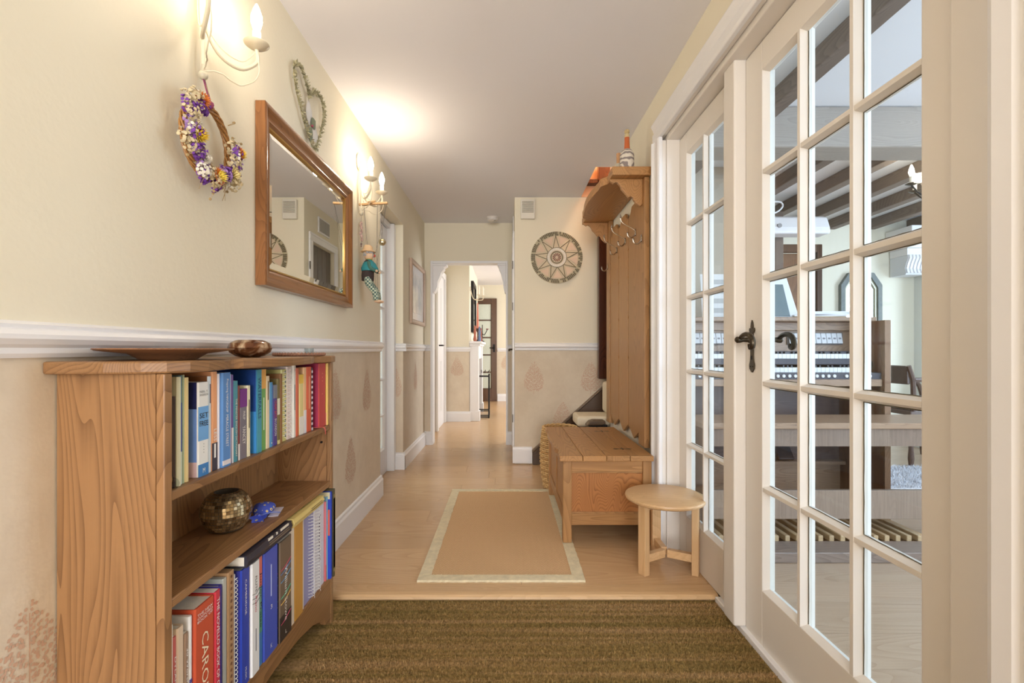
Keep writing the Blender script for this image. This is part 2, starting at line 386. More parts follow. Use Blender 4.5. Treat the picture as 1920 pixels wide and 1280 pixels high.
mould('trim_4', DADO, 'x', 4.2, -1, .07, .80, .992, 'white dado rail below the mosaic disc', 'rail')
mould('trim_5', DADO, 'x', 5.05, -1, -.865, -.80, .985, 'short white dado rail left of the opening', 'rail')
mould('trim_6', DADO, 'x', 5.05, -1, .012, .07, .985, 'short white dado rail right of the opening', 'rail')
mould('trim_7', DADO, 'x', 6.68, -1, -.869, -.50, .97, 'white dado rail across the chimney breast', 'rail')
mould('trim_8', DADO, 'x', 9.3, -1, -.18, 2.5, .96, 'white dado rail beside the dark glazed door', 'rail')
mould('baseboard_left', BASE, 'y', -.865, 1, 1.87, 3.30, 0, 'white baseboard beyond the bookcase', 'baseboard')
mould('baseboard_left_far', BASE, 'y', -.865, 1, 3.99, 5.05, 0, 'white baseboard below the framed picture', 'baseboard')
mould('baseboard_left_return', BASE, 'x', 4.01, -1, -.94, -.847, 0, 'white baseboard returning into the doorway', 'baseboard')
mould('baseboard_stair', BASE, 'x', 4.2, -1, .052, .222, .01, 'white baseboard ending at the stair string', 'baseboard')
mould('baseboard_opening_left', BASE, 'x', 5.05, -1, -.866, -.785, 0, 'white baseboard block left of the opening', 'baseboard')
mould('baseboard_opening_right', BASE, 'x', 5.05, -1, .0, .07, 0, 'white baseboard block right of the opening', 'baseboard')
mould('baseboard_chimney', BASE, 'x', 6.68, -1, -.869, -.50, 0, 'white baseboard of the chimney breast', 'baseboard')
mould('baseboard_far_room', BASE, 'x', 9.3, -1, -.18, 2.5, 0, 'white baseboard beside the dark glazed door', 'baseboard')
# step with rounded nosing down to the mat
nos = [(2.035, -.012), (2.035, .004), (1.975, .004), (1.958, .001), (1.950, -.006), (1.948, -.014), (1.952, -.020), (1.962, -.0215), (1.962, -.03), (2.035, -.03)]
struct('trim_9', MB().prism(nos, 'x', -.865, .862), PALE_X, 'pale oak nosing along the step edge', 'step nosing', smooth=False)

# sill along the doors, at the side of the mat
struct('trim_10', MB().box(.845, .90, .70, 1.948, -.06, -.001), WHITE, 'cream painted sill under the glazed doors', 'sill', bevel=.003)
struct('floor', MB().box(-1.02, .90, -3.55, 2.03, -.12, -.046), DARKW, 'bare screed below the entrance mat', 'floor')

# ------------------------------------------------------------------ entrance mat
def carpet():
    m, t, b = nt_new('striped_coir')
    g = N(t, 'ShaderNodeNewGeometry')
    mp = N(t, 'ShaderNodeMapping'); mp.inputs['Scale'].default_value = (.35, 22, 1)
    t.links.new(g.outputs['Position'], mp.inputs['Vector'])
    n = N(t, 'ShaderNodeTexNoise'); n.inputs['Scale'].default_value = 1.6; n.inputs['Detail'].default_value = 3
    t.links.new(mp.outputs[0], n.inputs['Vector'])
    r = N(t, 'ShaderNodeValToRGB'); e = r.color_ramp.elements
    e[0].position = .30; e[0].color = lin((128, 108, 62)); e[1].position = .72; e[1].color = lin((178, 144, 102))
    q = e.new(.5); q.color = lin((150, 122, 76))
    t.links.new(n.outputs['Fac'], r.inputs['Fac'])
    n2 = N(t, 'ShaderNodeTexNoise'); n2.inputs['Scale'].default_value = 110; n2.inputs['Detail'].default_value = 4
    t.links.new(g.outputs['Position'], n2.inputs['Vector'])
    mr = N(t, 'ShaderNodeMapRange'); mr.inputs['From Min'].default_value = .3; mr.inputs['From Max'].default_value = .7
    mr.inputs['To Min'].default_value = .62; mr.inputs['To Max'].default_value = 1.35
    t.links.new(n2.outputs['Fac'], mr.inputs['Value'])
    hv = N(t, 'ShaderNodeHueSaturation'); t.links.new(mr.outputs[0], hv.inputs['Value']); t.links.new(r.outputs['Color'], hv.inputs['Color'])
    t.links.new(hv.outputs['Color'], b.inputs['Base Color']); b.inputs['Roughness'].default_value = .95; b.inputs['Specular IOR Level'].default_value = .1
    return m
CARPET = carpet()
cp = MB().box(-.864, .845, .72, 1.955, -.045, -.0215).build('entrance_mat', CARPET)
tag(cp, 'olive and brown striped entrance mat below the wooden step', 'mat', None, 'thing')
struct('floor', MB().box(-.864, .779, -3.39, .72, -.045, -.0215), CARPET, 'brown matting continuing to the front entrance', 'floor')
tf = MB(); rr = random.Random(3)
y = .95
while y < 1.945:
    sp = .0042 + (1.95-y)*0
    x = -.648
    while x < .84:
        px, py = x+rr.uniform(-.002, .002), y+rr.uniform(-.002, .002)
        a = rr.uniform(0, PI); w = rr.uniform(.0016, .0032); h = rr.uniform(.004, .011)
        ca, sa = math.cos(a)*w, math.sin(a)*w; lx, ly = rr.uniform(-.004, .004), rr.uniform(-.004, .004)
        tf.add([(px-ca, py-sa, -.022), (px+ca, py+sa, -.022), (px+lx, py+ly, -.022+h)], [(0, 1, 2)])
        x += .0052
    y += .0052
tp = tf.build('pile', CARPET, cp); tp['kind'] = 'stuff'

# ------------------------------------------------------------------ leaf stencils on the walls
STEN = pm('leaf_stencil_paint', (208, 172, 146), .8)
def leaf(wallname, T, seed, s=1.0):
    r = random.Random(seed); mb = MB(T); W, H = .095*s, .27*s
    def half(v):   # half width at v in 0..1 (0 stalk, 1 tip)
        return W*(math.sin(PI*min(1, v**.62))**.8)*(1-.25*v) if 0 < v < 1 else 0
    step = .0066
    v = .01
    while v < H:
        u = -W
        while u < W:
            f = v/H; hw = half(f)
            if abs(u) < hw:
                vein = abs(((v - abs(u)*.9)/.034) % 1.0 - .5)
                if abs(u) > .0035 and vein < .40 and r.random() < .8:
                    cu, cv = u+r.uniform(-.003, .003), v+r.uniform(-.003, .003); k = 5; dp = r.uniform(0, .0006)
                    q = [(cu+math.cos(2*PI*i/k)*step*r.uniform(.35, .68), cv+math.sin(2*PI*i/k)*step*r.uniform(.35, .75), dp) for i in range(k)]
                    mb.add(q, [list(range(k))])
            u += step
        v += step
    mb.add([(-.0015, -.02, 0), (.0015, -.02, 0), (.001, H*.9, 0), (-.001, H*.9, 0)], [(0, 1, 2, 3)])
    o = mb.build('leaf_stencil', STEN, bpy.data.objects[wallname]); o['kind'] = 'stuff'
for i, (y, z) in enumerate(((2.97, .62), (2.66, .26), (2.42, .64), (.87, .28), (4.55, .62))):
    leaf('wall_left', (lambda p, y=y, z=z: (-.8645+p[2], y+p[0], z+p[1])), i)
for i, (x, z) in enumerate(((.237, .63), (.735, .63), (.49, .28))):
    leaf('wall_stair', (lambda p, x=x, z=z: (x+p[0], 4.1995-p[2], z+p[1])), 10+i)
leaf('wall_left', lambda p: (-.93+p[0]*.6, 4.0095-p[2], .60+p[1]), 14)
leaf('wall_chimney_breast', lambda p: (-.69+p[0], 6.679-p[2], .63+p[1]), 15)
for i, (x, z) in enumerate(((-.02, .62), (.07, .2))): leaf('wall_far_room_back', (lambda p, x=x, z=z: (x+p[0], 9.299-p[2], z+p[1])), 16+i)

# ================================================================== glazed doors
def glazed(name, T, u0, u1, v0, v1, stile, top, bot, cols, rows, t, mat, pmat, mw, label, cat='door', left_stile=None, putty=False):
    """door leaf in (u along, v up, w out of the hall side) through T; stiles, rails, muntins and panes are parts"""
    root = thing(name, label, cat, T(((u0+u1)/2, v0, 0)), None, 'structure')
    ls = left_stile or stile
    def bx(n, a, b, c, d, w0=-t/2, w1=t/2, bev=.003):
        m = MB(lambda p: T((p[0], p[2], p[1])))
        m.box(a, b, w0, w1, c, d); return m.build(n, mat, root, bevel=bev)
    bx('stile', u0, u0+ls, v0, v1); bx('stile', u1-stile, u1, v0, v1)
    bx('top_rail', u0+ls, u1-stile, v1-top, v1); bx('bottom_rail', u0+ls, u1-stile, v0, v0+bot)
    ga, gb, gc, gd = u0+ls, u1-stile, v0+bot, v1-top
    pw = (gb-ga-mw*(cols-1))/cols; ph = (gd-gc-mw*(rows-1))/rows
    def prof(h): return [(-h, 0), (-h*.42, t/2), (h*.42, t/2), (h, 0), (h, -t*.18), (h*.5, -t/2), (-h*.5, -t/2), (-h, -t*.18)]
    for i in range(1, cols):
        c = ga+i*(pw+mw)-mw/2
        m = MB(lambda p: T((p[0], p[2], p[1]))); m.prism([(c+a, w) for a, w in prof(mw/2)], 'z', gc, gd); m.build('muntin', mat, root)
    for j in range(1, rows):
        c = gc+j*(ph+mw)-mw/2
        m = MB(lambda p: T((p[0], p[2], p[1]))); m.prism([(w*.94, c+a*1.02) for a, w in prof(mw/2)], 'x', ga, gb); m.build('muntin', mat, root)
    # chamfered beads around the glazed field
    m = MB(lambda p: T((p[0], p[2], p[1]))); k = .012
    m.prism([(ga, t/2-.002), (ga+k, .002), (ga, .002)], 'z', gc, gd); m.prism([(gb, t/2-.002), (gb-k, .002), (gb, .002)], 'z', gc, gd)
    m.prism([(t/2-.002, gc), (.002, gc+k), (.002, gc)], 'x', ga, gb); m.prism([(t/2-.002, gd), (.002, gd-k), (.002, gd)], 'x', ga, gb)
    m.build('glazing_bead', mat, root)
    for i in range(cols):
        for j in range(rows):
            a = ga+i*(pw+mw); c = gc+j*(ph+mw)
            m = MB(lambda p: T((p[0], p[2], p[1]))); m.box(a-.004, a+pw+.004, -.003, .001, c-.004, c+ph+.004); pane = m.build('pane', pmat, root)
            if putty:
                rp = random.Random(i*37+j); loop = []
                for (p0, p1) in (((a, c), (a+pw, c)), ((a+pw, c), (a+pw, c+ph)), ((a+pw, c+ph), (a, c+ph)), ((a, c+ph), (a, c))):
                    for k2 in range(8):
                        f_ = k2/8; loop.append((p0[0]+(p1[0]-p0[0])*f_+rp.uniform(-.0008, .0008), .0018, p0[1]+(p1[1]-p0[1])*f_+rp.uniform(-.0008, .0008)))
                MB(lambda p: T((p[0], p[2], p[1]))).tube(loop, .0016, 4, True).build('putty_line', pm('old_putty', (104, 98, 82), .9), pane)
    return root
XD = .885
TR = lambda p: (XD-p[2], p[0], p[1])           # doors in the right wall: u = Y, w points into the hall
d1 = glazed('door_1', TR, .915, 1.733, -.015, 2.043, .112, .10, .20, 3, 5, .044, CREAM, GLASS, .030, 'cream glazed door with fifteen panes and black iron handle', left_stile=.085, putty=True)
d2 = glazed('door_2', TR, 1.822, 2.395, .002, 2.043, .09, .10, .20, 2, 5, .044, CREAM, GLASS, .026, 'cream ten-pane sidelight beside the pale stool', putty=True)
# frame: posts, head, lining
struct('trim_11', MB().box(.822, .91, 1.735, 1.820, -.001, 2.05), CREAM, 'cream post between glazed door and sidelight', 'door frame', bevel=.006)
struct('trim_12', MB().box(.842, .90, .80, .914, -.02, 2.05), CREAM, 'cream jamb on the near side of the glazed door', 'door frame', bevel=.005)
struct('trim_13', MB().box(.80, .90, 2.396, 2.468, 0, 2.05).box(.775, .80, 2.405, 2.468, 0, 2.05), CREAM, 'cream jamb on the far side of the sidelight', 'door frame', bevel=.004)
struct('trim_14', MB().box(.80, .90, .80, 2.468, 2.046, 2.09).box(.775, .80, .76, 2.468, 2.07, 2.09), CREAM, 'cream head lining above the glazed doors', 'door frame', bevel=.004)
def architrave(name, mb, label): return struct(name, mb, WHITE, label, 'architrave', bevel=.003)
arch = [(0, .018), (.012, .023), (.042, .023), (.052, .016), (.070, .022), (.088, .032), (.096, .028), (.096, 0), (0, 0)]   # across width, out from wall
va = MB(); va.prism([(.78-h, 2.400+w) for w, h in arch], 'z', 0, 2.064+.0)
va.prism([(.78-h, .762-w) for w, h in arch], 'z', -.02, 2.064)
va.prism([(.78-h, 2.064+w) for w, h in arch], 'y', .666, 2.496)
architrave('trim_15', va, 'white moulded architrave around the glazed doors')

# iron door handle with fleur-de-lis plate (part of the glazed door)
def iron_handle(root, X, Y, zc, side):
    """X plane of the stile face, side -1: hall side"""
    plate = [(0, .092), (.006, .082), (.009, .068), (.007, .060), (.016, .064), (.019, .056), (.015, .047), (.008, .045), (.009, .036), (.015, .030), (.014, .012),
             (.011, -.006), (.010, -.030), (.013, -.052), (.018, -.066), (.017, -.080), (.009, -.086), (.004, -.092)]
    poly = plate + [(-a, b) for a, b in reversed(plate) if a > 0]
    m = MB(); m.prism([(Y+a, zc+b) for a, b in poly], 'x', X, X+side*.004)
    h = m.build('door_handle', IRON, root, bevel=.001)
    k = MB(); k.lathe([(.0125, 0), (.0125, .008), (.009, .014), (.008, .03), (.011, .042), (.0115, .052), (.006, .058)] if side > 0 else
                      [(.0125, 0), (.0125, -.008), (.009, -.014), (.008, -.03), (.011, -.042), (.0115, -.052), (.006, -.058)], (X+side*.003, Y, zc+.022), 12, 'x')
    k.build('spindle_boss', IRON, h, smooth=True)
    xo = X+side*.046
    pts = spline([(xo, Y, zc+.022), (xo, Y-.018, zc+.034), (xo, Y-.045, zc+.040), (xo, Y-.075, zc+.034), (xo, Y-.090, zc+.016), (xo, Y-.088, zc-.002), (xo, Y-.075, zc-.006), (xo, Y-.070, zc+.006)], 5)
    MB().tube(pts, [.007+.0022*math.sin(PI*i/len(pts)) for i in range(len(pts))], 8).build('lever', IRON, h, smooth=True)
    MB().box(X+side*.004, X+side*.0055, Y-.002, Y+.002, zc-.048, zc-.034).build('keyhole', BLACKI, h)
    for dz in (-.072, ):
        for s in (-1, 1): MB().ball((X+side*.004, Y+s*.009, zc+dz), .0025, 6).build('screw', BLACKI, h)
iron_handle(d1, XD-.022, 1.684, 1.012, -1)
iron_handle(d1, XD+.022, 1.684, 1.012, 1)

# left glazed door in its recess
TL = lambda p: (-1.0+p[2], p[0], p[1])
d3 = glazed('door_3', TL, 3.24, 3.945, .002, 1.99, .085, .10, .20, 2, 6, .036, WHITE, GLASS, .024, 'white glazed door set back in the left wall')
struct('trim_17', MB().box(-1.04, -.925, 3.947, 4.009, 0, 2.035).box(-1.04, -.955, 3.20, 3.239, 0, 2.035).box(-1.04, -.955, 3.20, 3.947, 1.993, 2.035), WHITE, 'white frame around the recessed glazed door', 'door frame', bevel=.004)
# dark plank door in the side wall by the stairs
dk = thing('door_4', 'dark plank door in the white architrave near the stairs', 'door', (.13, 4.65, 0), None, 'structure')
for i in range(5): MB().box(.105, .145, 4.372+i*.1116, 4.372+(i+1)*.1116-.003, .005, 1.98).build('plank', wood('grey_plank', (104, 92, 80), (78, 66, 56), 'z'), dk, bevel=.004)
m = MB(); m.tube(spline([(.105, 4.41, 1.0), (.03, 4.41, 1.0), (.022, 4.42, .995), (.022, 4.50, .99)], 4), .008, 8); hh = m.build('door_handle', IRON, dk, smooth=True)
va = MB(); A2 = [(0, .014), (.05, .018), (.06, .012), (.075, .018), (.075, 0), (0, 0)]
va.prism([(.07-h, 4.37-w) for w, h in A2], 'z', 0, 1.985); va.prism([(.07-h, 4.93+w) for w, h in A2], 'z', 0, 1.985)
va.prism([(.07-h, 1.985+w) for w, h in A2], 'y', 4.295, 5.005)
architrave('trim_18', va, 'white architrave around the dark plank door')
for z in (.35, 1.35, 1.72): MB().box(.05, .056, 4.283, 4.296, z, z+.07).build('hinge', IRON, bpy.data.objects['trim_18'])

# opening in the far wall: white lining and corbels
struct('trim_19', MB().box(-.80, -.775, 5.035, 5.18, 0, 1.93).box(-.008, .012, 5.035, 5.18, 0, 1.93).box(-.80, .012, 5.04, 5.18, 1.905, 1.93), WHITE, 'white lining of the opening at the hall end', 'door frame', bevel=.003)
def corbel(x, s, label, k=1.0):
    pr = [(0, 0), (.135, 0), (.135, -.03), (.115, -.045), (.118, -.06), (.085, -.10), (.07, -.15), (.05, -.19), (.045, -.24), (.025, -.29), (.012, -.31), (0, -.31)]
    m = MB().prism([(x+s*a*k, 1.904+b) for a, b in pr], 'y', 5.03, 5.15)
    o = thing('corbel', label, 'corbel', (x, 5.09, 1.594)); m.build('bracket', WHITE, o, bevel=.004)
    MB().box(min(x, x+s*.145*k), max(x, x+s*.145*k), 5.02, 5.16, 1.878, 1.8985).build('cap', WHITE, o, bevel=.004)
corbel(-.774, 1, 'white scrolled corbel at the opening, nearer the framed picture')
corbel(-.009, -1, 'white scrolled corbel at the opening, nearer the mosaic disc', .6)
# white door beyond the opening
wdr = thing('door_5', 'white closed door with black handle beyond the opening', 'door', (-.87, 6.25, 0), None, 'structure')
MB().box(-.868, -.86, 5.92, 6.56, .0, 1.95).build('leaf', WHITE, wdr)
for a, b in ((5.98, 6.2), (6.27, 6.5)):
    for c, d in ((.2, .85), (1.05, 1.8)): MB().box(-.862, -.853, a, b, c, d).build('panel', WHITE, wdr, bevel=.004)
MB().box(-.868, -.835, 5.84, 5.92, 0, 2.03).box(-.868, -.835, 6.56, 6.65, 0, 2.03).box(-.868, -.835, 5.92, 6.56, 1.95, 2.03).build('door_frame', WHITE, wdr, bevel=.004)
MB().box(-.86, -.848, 5.955, 5.995, .93, 1.1).tube([(-.85, 5.975, 1.05), (-.80, 5.975, 1.05), (-.797, 6.06, 1.05)], .009, 8).build('door_handle', BLACKI, wdr)
# dark glazed door on the far wall
TF = lambda p: (p[0], 9.27-p[2], p[1])
OBS = pm('obscured_glass', (214, 220, 206), .35, var=.05, vs=60, bump=.3, bs=70)
d6 = glazed('door_6', TF, -.95, -.19, .002, 1.985, .105, .10, .24, 2, 5, .04, BROWNW, OBS, .028, 'dark brown glazed door on the far wall')
MB().box(-.26, -.225, 9.235, 9.25, .95, 1.1).tube([(-.243, 9.24, 1.03), (-.243, 9.20, 1.03), (-.33, 9.195, 1.03)], .01, 8).build('door_handle', BLACKI, d6)
# ================================================================== bookcase
BY0, BY1, BX0, BX1 = .920, 1.815, -.862, -.656
bc = thing('bookcase', 'brown oak bookcase with shaped top under the dado rail', 'bookcase', (-.76, 1.37, -.0215))
MB().box(BX0, BX1-.017, BY0, BY0+.022, -.0215, .953).build('side_panel', OAK_Z, bc)
MB().box(BX0, BX1-.017, BY1-.022, BY1, -.0215, .953).build('side_panel', OAK_Z, bc)
MB().box(BX1-.0165, BX1, BY0, BY0+.022, -.0215, .953).build('front_edge', OAK_Z, bc, bevel=.002)
MB().box(BX1-.0165, BX1, BY1-.022, BY1, -.0215, .953).build('front_edge', OAK_Z, bc, bevel=.002)
MB().box(BX0, BX0+.008, BY0+.022, BY1-.022, .06, .953).build('back_panel', OAK_Z, bc)
for z in (.72, .51, .158): MB().box(BX0+.009, BX1-.001 if z < .7 else BX1-.004, BY0+.0225, BY1-.0225, z-.019, z).build('shelf', OAK_Y, bc, bevel=.003)
f = [(.942, .139), (1.793, .139), (1.793, -.010), (1.765, -.010), (1.742, .002), (1.730, .022), (1.700, .036), (1.63, .062), (1.52, .082), (1.37, .090)]
f += [(2.735-y, z) for y, z in reversed(f[2:-1])]
MB().prism(f, 'x', BX1-.02, BX1-.002).build('apron', OAK_Y, bc, bevel=.002)
fr = [(.898, -.725), (.905, -.690), (.925, -.655), (.965, -.636), (1.02, -.632), (1.09, -.640), (1.135, -.652), (1.145, -.650), (1.16, -.636), (1.22, -.622), (1.29, -.615), (1.3725, -.612)]
fr = [(x, y) for y, x in fr]
fr += [(x, 2.745-y) for x, y in reversed(fr[:-1])]
MB().prism([(-.864, .892), (-.75, .892)] + fr + [(-.75, 1.853), (-.864, 1.853)], 'z', .9535, .9775).build('top', OAK_Y, bc, bevel=.004)
MB().lathe([(.004, 0), (.004, .006), (.002, .008)], (-.69, 1.785, .655), 8, 'y').build('shelf_peg', BLACKI, bc)

# ================================================================== books
def cmat(c, rough=.45): return pm('cover_%d_%d_%d' % tuple(c), c, rough, coat=.15)
DX, UX = Vector((0, 0, -1)), Vector((0, 1, 0))          # spine lettering runs downwards
def book(y0, y1, z0, z1, cover, label, xs=-.675, depth=.15, bands=(), titles=(), front=(), lean=0, group=None, hardback=True, ink=(245, 240, 230), name='book'):
    """upright book: spine at xs facing the room, near cover faces -Y. bands: (f0,f1,colour) up the spine; front: same on the near cover;
       titles: (string, centre fraction, length fraction, height fraction, colour)"""
    t = thing(name, label, 'book', ((xs-depth/2), (y0+y1)/2, z0), group)
    T = None
    if lean: T = rot_map((xs, y0, z0), lean, 'x')
    b = .0022 if hardback else .0007; w = y1-y0
    c = MB(T); e = .003 if hardback else 0
    sp = [(xs-depth, y0), (xs-.003, y0), (xs, y0+min(.003, w*.25)), (xs, y1-min(.003, w*.25)), (xs-.003, y1), (xs-depth, y1), (xs-depth, y1-b), (xs-.004, y1-b), (xs-.004, y0+b), (xs-depth, y0+b)]
    c.prism(sp, 'z', z0, z1)
    c.build('cover', cmat(cover), t)
    MB(T).box(xs-depth+e+.001, xs-.0045, y0+b, y1-b, z0+e, z1-e).build('pages', PAGE, t)
    H = z1-z0
    for f0, f1, col in bands:
        MB(T).box(xs-.001, xs+.0003, y0+.0012, y1-.0012, z0+f0*H, z0+f1*H).build('spine_band', cmat(col), t)
    for f0, f1, col in front:
        MB(T).box(xs-depth+.002, xs-.0035, y0-.0003, y0+.0005, z0+f0*H, z0+f1*H).build('cover_band', cmat(col), t)
    for q in titles:
        s, fc, fl_, fh, col = q
        if len(q) == 5 and fl_ > 0:
            cen = Vector((xs+.0006, (y0+y1)/2, z0+fc*H)); xd, yd = DX, UX; L, hh_ = fl_*H, fh*w
        else:                                   # upright lettering across the spine
            cen = Vector((xs+.0006, (y0+y1)/2, z0+fc*H)); xd, yd = UX, Vector((0, 0, 1)); L, hh_ = (w*.8 if len(s) > 2 else min(w*.7, fh*H*.75*len(s))), fh*H
        if s == '~':                            # lettering too small to read: a fine line of it
            ax = Vector(xd)*L/2; ay = Vector(yd)*hh_/2*.6; n3 = Vector((.0004, 0, 0))
            MB(T).add([cen-ax-ay, cen+ax-ay, cen+ax+ay, cen-ax+ay, cen-ax-ay-n3, cen+ax-ay-n3, cen+ax+ay-n3, cen-ax+ay-n3], [(0,1,2,3),(4,5,6,7),(0,1,5,4),(1,2,6,5),(2,3,7,6),(3,0,4,7)]).build('lettering_line', pm('ink_%d_%d_%d' % tuple(col), col, .5), t)
            continue
        if T:
            M3 = Matrix.Rotation(lean, 3, 'X'); cen = Vector(T(cen)); xd = M3 @ Vector(xd); yd = M3 @ Vector(yd)
        text('title', s, xd, yd, cen, L, hh_, pm('ink_%d_%d_%d' % tuple(col), col, .5), t)
    return t
G1 = 'books on the upper bookshelf'; G2 = 'books on the bottom bookshelf'
Z1 = .7205
W_, K_ = (245, 242, 236), (40, 36, 36)
book(.9665, .976, Z1, .905, (58, 36, 26), 'thin dark brown board leaning at the start of the upper row', group=G1, depth=.16, xs=-.672, name='folder')
book(.9785, .990, Z1, .944, (226, 220, 186), 'thin cream folder at the start of the upper row', lean=0, depth=.16, group=G1, hardback=False, name='folder', xs=-.670)
book(.992, .999, Z1, .946, (94, 128, 142), 'thin green and blue magazine beside the cream folder', bands=((.3, .75, (58, 84, 150)), (.0, .3, (206, 214, 190))), depth=.16, group=G1, hardback=False, name='magazine')
book(1.001, 1.006, Z1, .947, (182, 196, 160), 'very thin pale green booklet in the upper row', depth=.16, group=G1, hardback=False, name='booklet')
book(1.008, 1.021, Z1, .941, (238, 212, 150), 'pale yellow card folder in the upper row', depth=.16, group=G1, hardback=False, name='folder')
book(1.046, 1.083, Z1, .928, (236, 234, 228), 'thick white and sky blue paperback titled SET FREE', depth=.13, group=G1, xs=-.672,
     bands=((.38, .74, (116, 172, 224)), (0, .13, (62, 128, 190))), front=((.72, 1, (28, 34, 92)), (.16, .72, (112, 150, 222)), (0, .16, (226, 196, 204))),
     titles=(('NEIL T.', .90, -1, .022, (110, 110, 112)), ('ANDERSON', .865, -1, .022, (110, 110, 112)), ('SET', .645, -1, .055, (44, 42, 44)), ('FREE', .56, -1, .055, (44, 42, 44)), ('M', .06, -1, .05, W_),
             ('~', .34, -1, .012, (120, 120, 120)), ('~', .31, -1, .012, (120, 120, 120)), ('~', .28, -1, .012, (120, 120, 120)), ('~', .25, -1, .012, (120, 120, 120))), hardback=False)
book(1.087, 1.098, Z1, .939, (220, 232, 240), 'slim pale blue paperback next to the SET FREE one', depth=.145, group=G1, hardback=False, front=((.55, 1, (150, 96, 56)),), titles=(('~', .82, .2, .5, (90, 90, 110)),))
book(1.100, 1.121, Z1, .949, (236, 168, 120), 'tall orange book with a dark lower spine', depth=.145, group=G1, bands=((0, .28, (66, 62, 74)),), titles=(('LESS', .36, .12, .5, W_), ('~', .2, .14, .45, W_)), hardback=False)
book(1.122, 1.131, Z1, .943, (240, 238, 246), 'slim white booklet beside the tall orange book', depth=.145, group=G1, hardback=False, name='booklet')
book(1.132, 1.167, Z1, .945, (92, 142, 202), 'wide blue paperback titled Preparing for WORSHIP', depth=.15, group=G1, xs=-.670, titles=(('Preparing for', .83, .2, .3, W_), ('WORSHIP', .66, .17, .24, W_), ('MIRACLE STREET', .38, .34, .28, W_)), bands=((.02, .07, (236, 226, 226)),), hardback=False)
book(1.168, 1.177, Z1, .940, (232, 232, 240), 'slim white paperback beside the wide blue one', depth=.14, group=G1, hardback=False)
book(1.178, 1.187, Z1, .938, (112, 92, 166), 'slim purple paperback in the upper row', depth=.14, group=G1, hardback=False, bands=((0, .4, (236, 232, 236)),))
book(1.188, 1.207, Z1, .922, (76, 152, 168), 'teal paperback titled THE MINSTER ENGLISH DICTIONARY', depth=.13, group=G1, titles=(('THE MINSTER ENGLISH DICTIONARY', .42, .72, .42, (238, 232, 214)),), hardback=False)
book(1.208, 1.215, Z1, .908, (120, 46, 48), 'narrow dark red paperback with a white foot', depth=.12, group=G1, bands=((0, .22, (240, 236, 230)),), hardback=False)
book(1.216, 1.249, Z1, .899, (128, 122, 132), 'grey book by YANCEY with a purple head', depth=.12, group=G1, bands=((.74, 1, (124, 50, 140)),), front=((.74, 1, (124, 50, 140)), (0, .74, (232, 226, 240))), titles=(('PHILIP', .62, .12, .3, W_), ('YANCEY', .34, .26, .42, W_)), hardback=False)
book(1.250, 1.266, Z1, .906, (240, 232, 200), 'slim cream paperback beside the grey and purple one', depth=.12, group=G1, titles=(('~', .6, .4, .35, (90, 80, 60)),), hardback=False)
book(1.292, 1.317, Z1, .945, (52, 128, 178), 'tall bright blue hardback with a teal spine', depth=.175, xs=-.672, group=G1, front=((.5, 1, (28, 70, 150)), (0, .5, (66, 150, 226))), bands=((0, 1, (76, 160, 178)),), titles=(('WATERFALLS', .66, .5, .6, (28, 60, 110)),))
book(1.320, 1.347, Z1, .945, (118, 176, 102), 'green paperback with an orange head', depth=.15, group=G1, bands=((.76, 1, (238, 180, 96)),), titles=(('~', .45, .4, .3, (226, 240, 214)),), hardback=False)
book(1.349, 1.368, Z1, .925, (240, 220, 186), 'cream paperback beside the green and orange one', depth=.14, group=G1, titles=(('~', .8, .26, .35, (90, 80, 70)),), hardback=False)
book(1.370, 1.387, Z1, .906, (84, 152, 204), 'plain mid-blue paperback in the upper row', depth=.13, group=G1, hardback=False, titles=(('~', .06, .02, .3, W_),))
book(1.389, 1.413, Z1, .897, (86, 72, 146), 'purple guide titled CHEAP EATS IN LONDON', depth=.12, group=G1, front=((0, 1, (206, 210, 246)),), bands=((.78, 1, (130, 136, 150)),), titles=(('CHEAP EATS', .60, .28, .5, (228, 86, 70)), ('IN LONDON', .3, .28, .5, W_)), hardback=False)
book(1.414, 1.430, Z1, .913, (128, 116, 72), 'olive brown paperback with pale patches', depth=.14, group=G1, bands=((.45, .7, (236, 230, 210)), (0, .06, (238, 224, 160))), hardback=False)
book(1.431, 1.447, Z1, .927, (152, 110, 70), 'plain tan brown book in the upper row', depth=.14, group=G1)
def spiral(t, y, xs, z0, z1, mat, n, r=.006):
    m = MB(); pts = []
    for i in range(n*8+1):
        a = 2*PI*i/8; pts.append((xs+r*math.cos(a), y+r*math.sin(a), z0+(z1-z0)*i/(n*8)))
    m.tube(pts, .0009, 4); return m.build('spiral_binding', mat, t, smooth=True)
WIRE = pm('white_coil', (236, 236, 232), .35)
t = book(1.450, 1.484, Z1, .939, (226, 222, 150), 'yellow spotted spiral notebook in the upper row', depth=.15, xs=-.680, group=G1, hardback=False, name='notebook')
spiral(t, 1.462, -.679, Z1+.008, .932, WIRE, 16, .0075)
for i in range(14): MB().box(-.6805, -.6795, 1.471, 1.477, Z1+.012+i*.015, Z1+.020+i*.015).build('spot', pm('spot_ink', (70, 90, 110), .6), t)
t = book(1.486, 1.518, Z1, .947, (240, 224, 220), 'pale pink spiral notebook beside the yellow one', depth=.15, xs=-.680, group=G1, hardback=False, name='notebook')
spiral(t, 1.497, -.679, Z1+.008, .94, WIRE, 18, .0075)
book(1.520, 1.538, Z1, .952, (242, 240, 232), 'tall white paperback with red mark at its head', depth=.15, group=G1, titles=(('~', .55, .35, .3, (90, 90, 90)), ('O', .92, -1, .03, (214, 90, 80))), hardback=False)
book(1.540, 1.560, Z1, .940, (222, 112, 84), 'slim terracotta paperback beside the tall white one', depth=.145, group=G1, hardback=False)
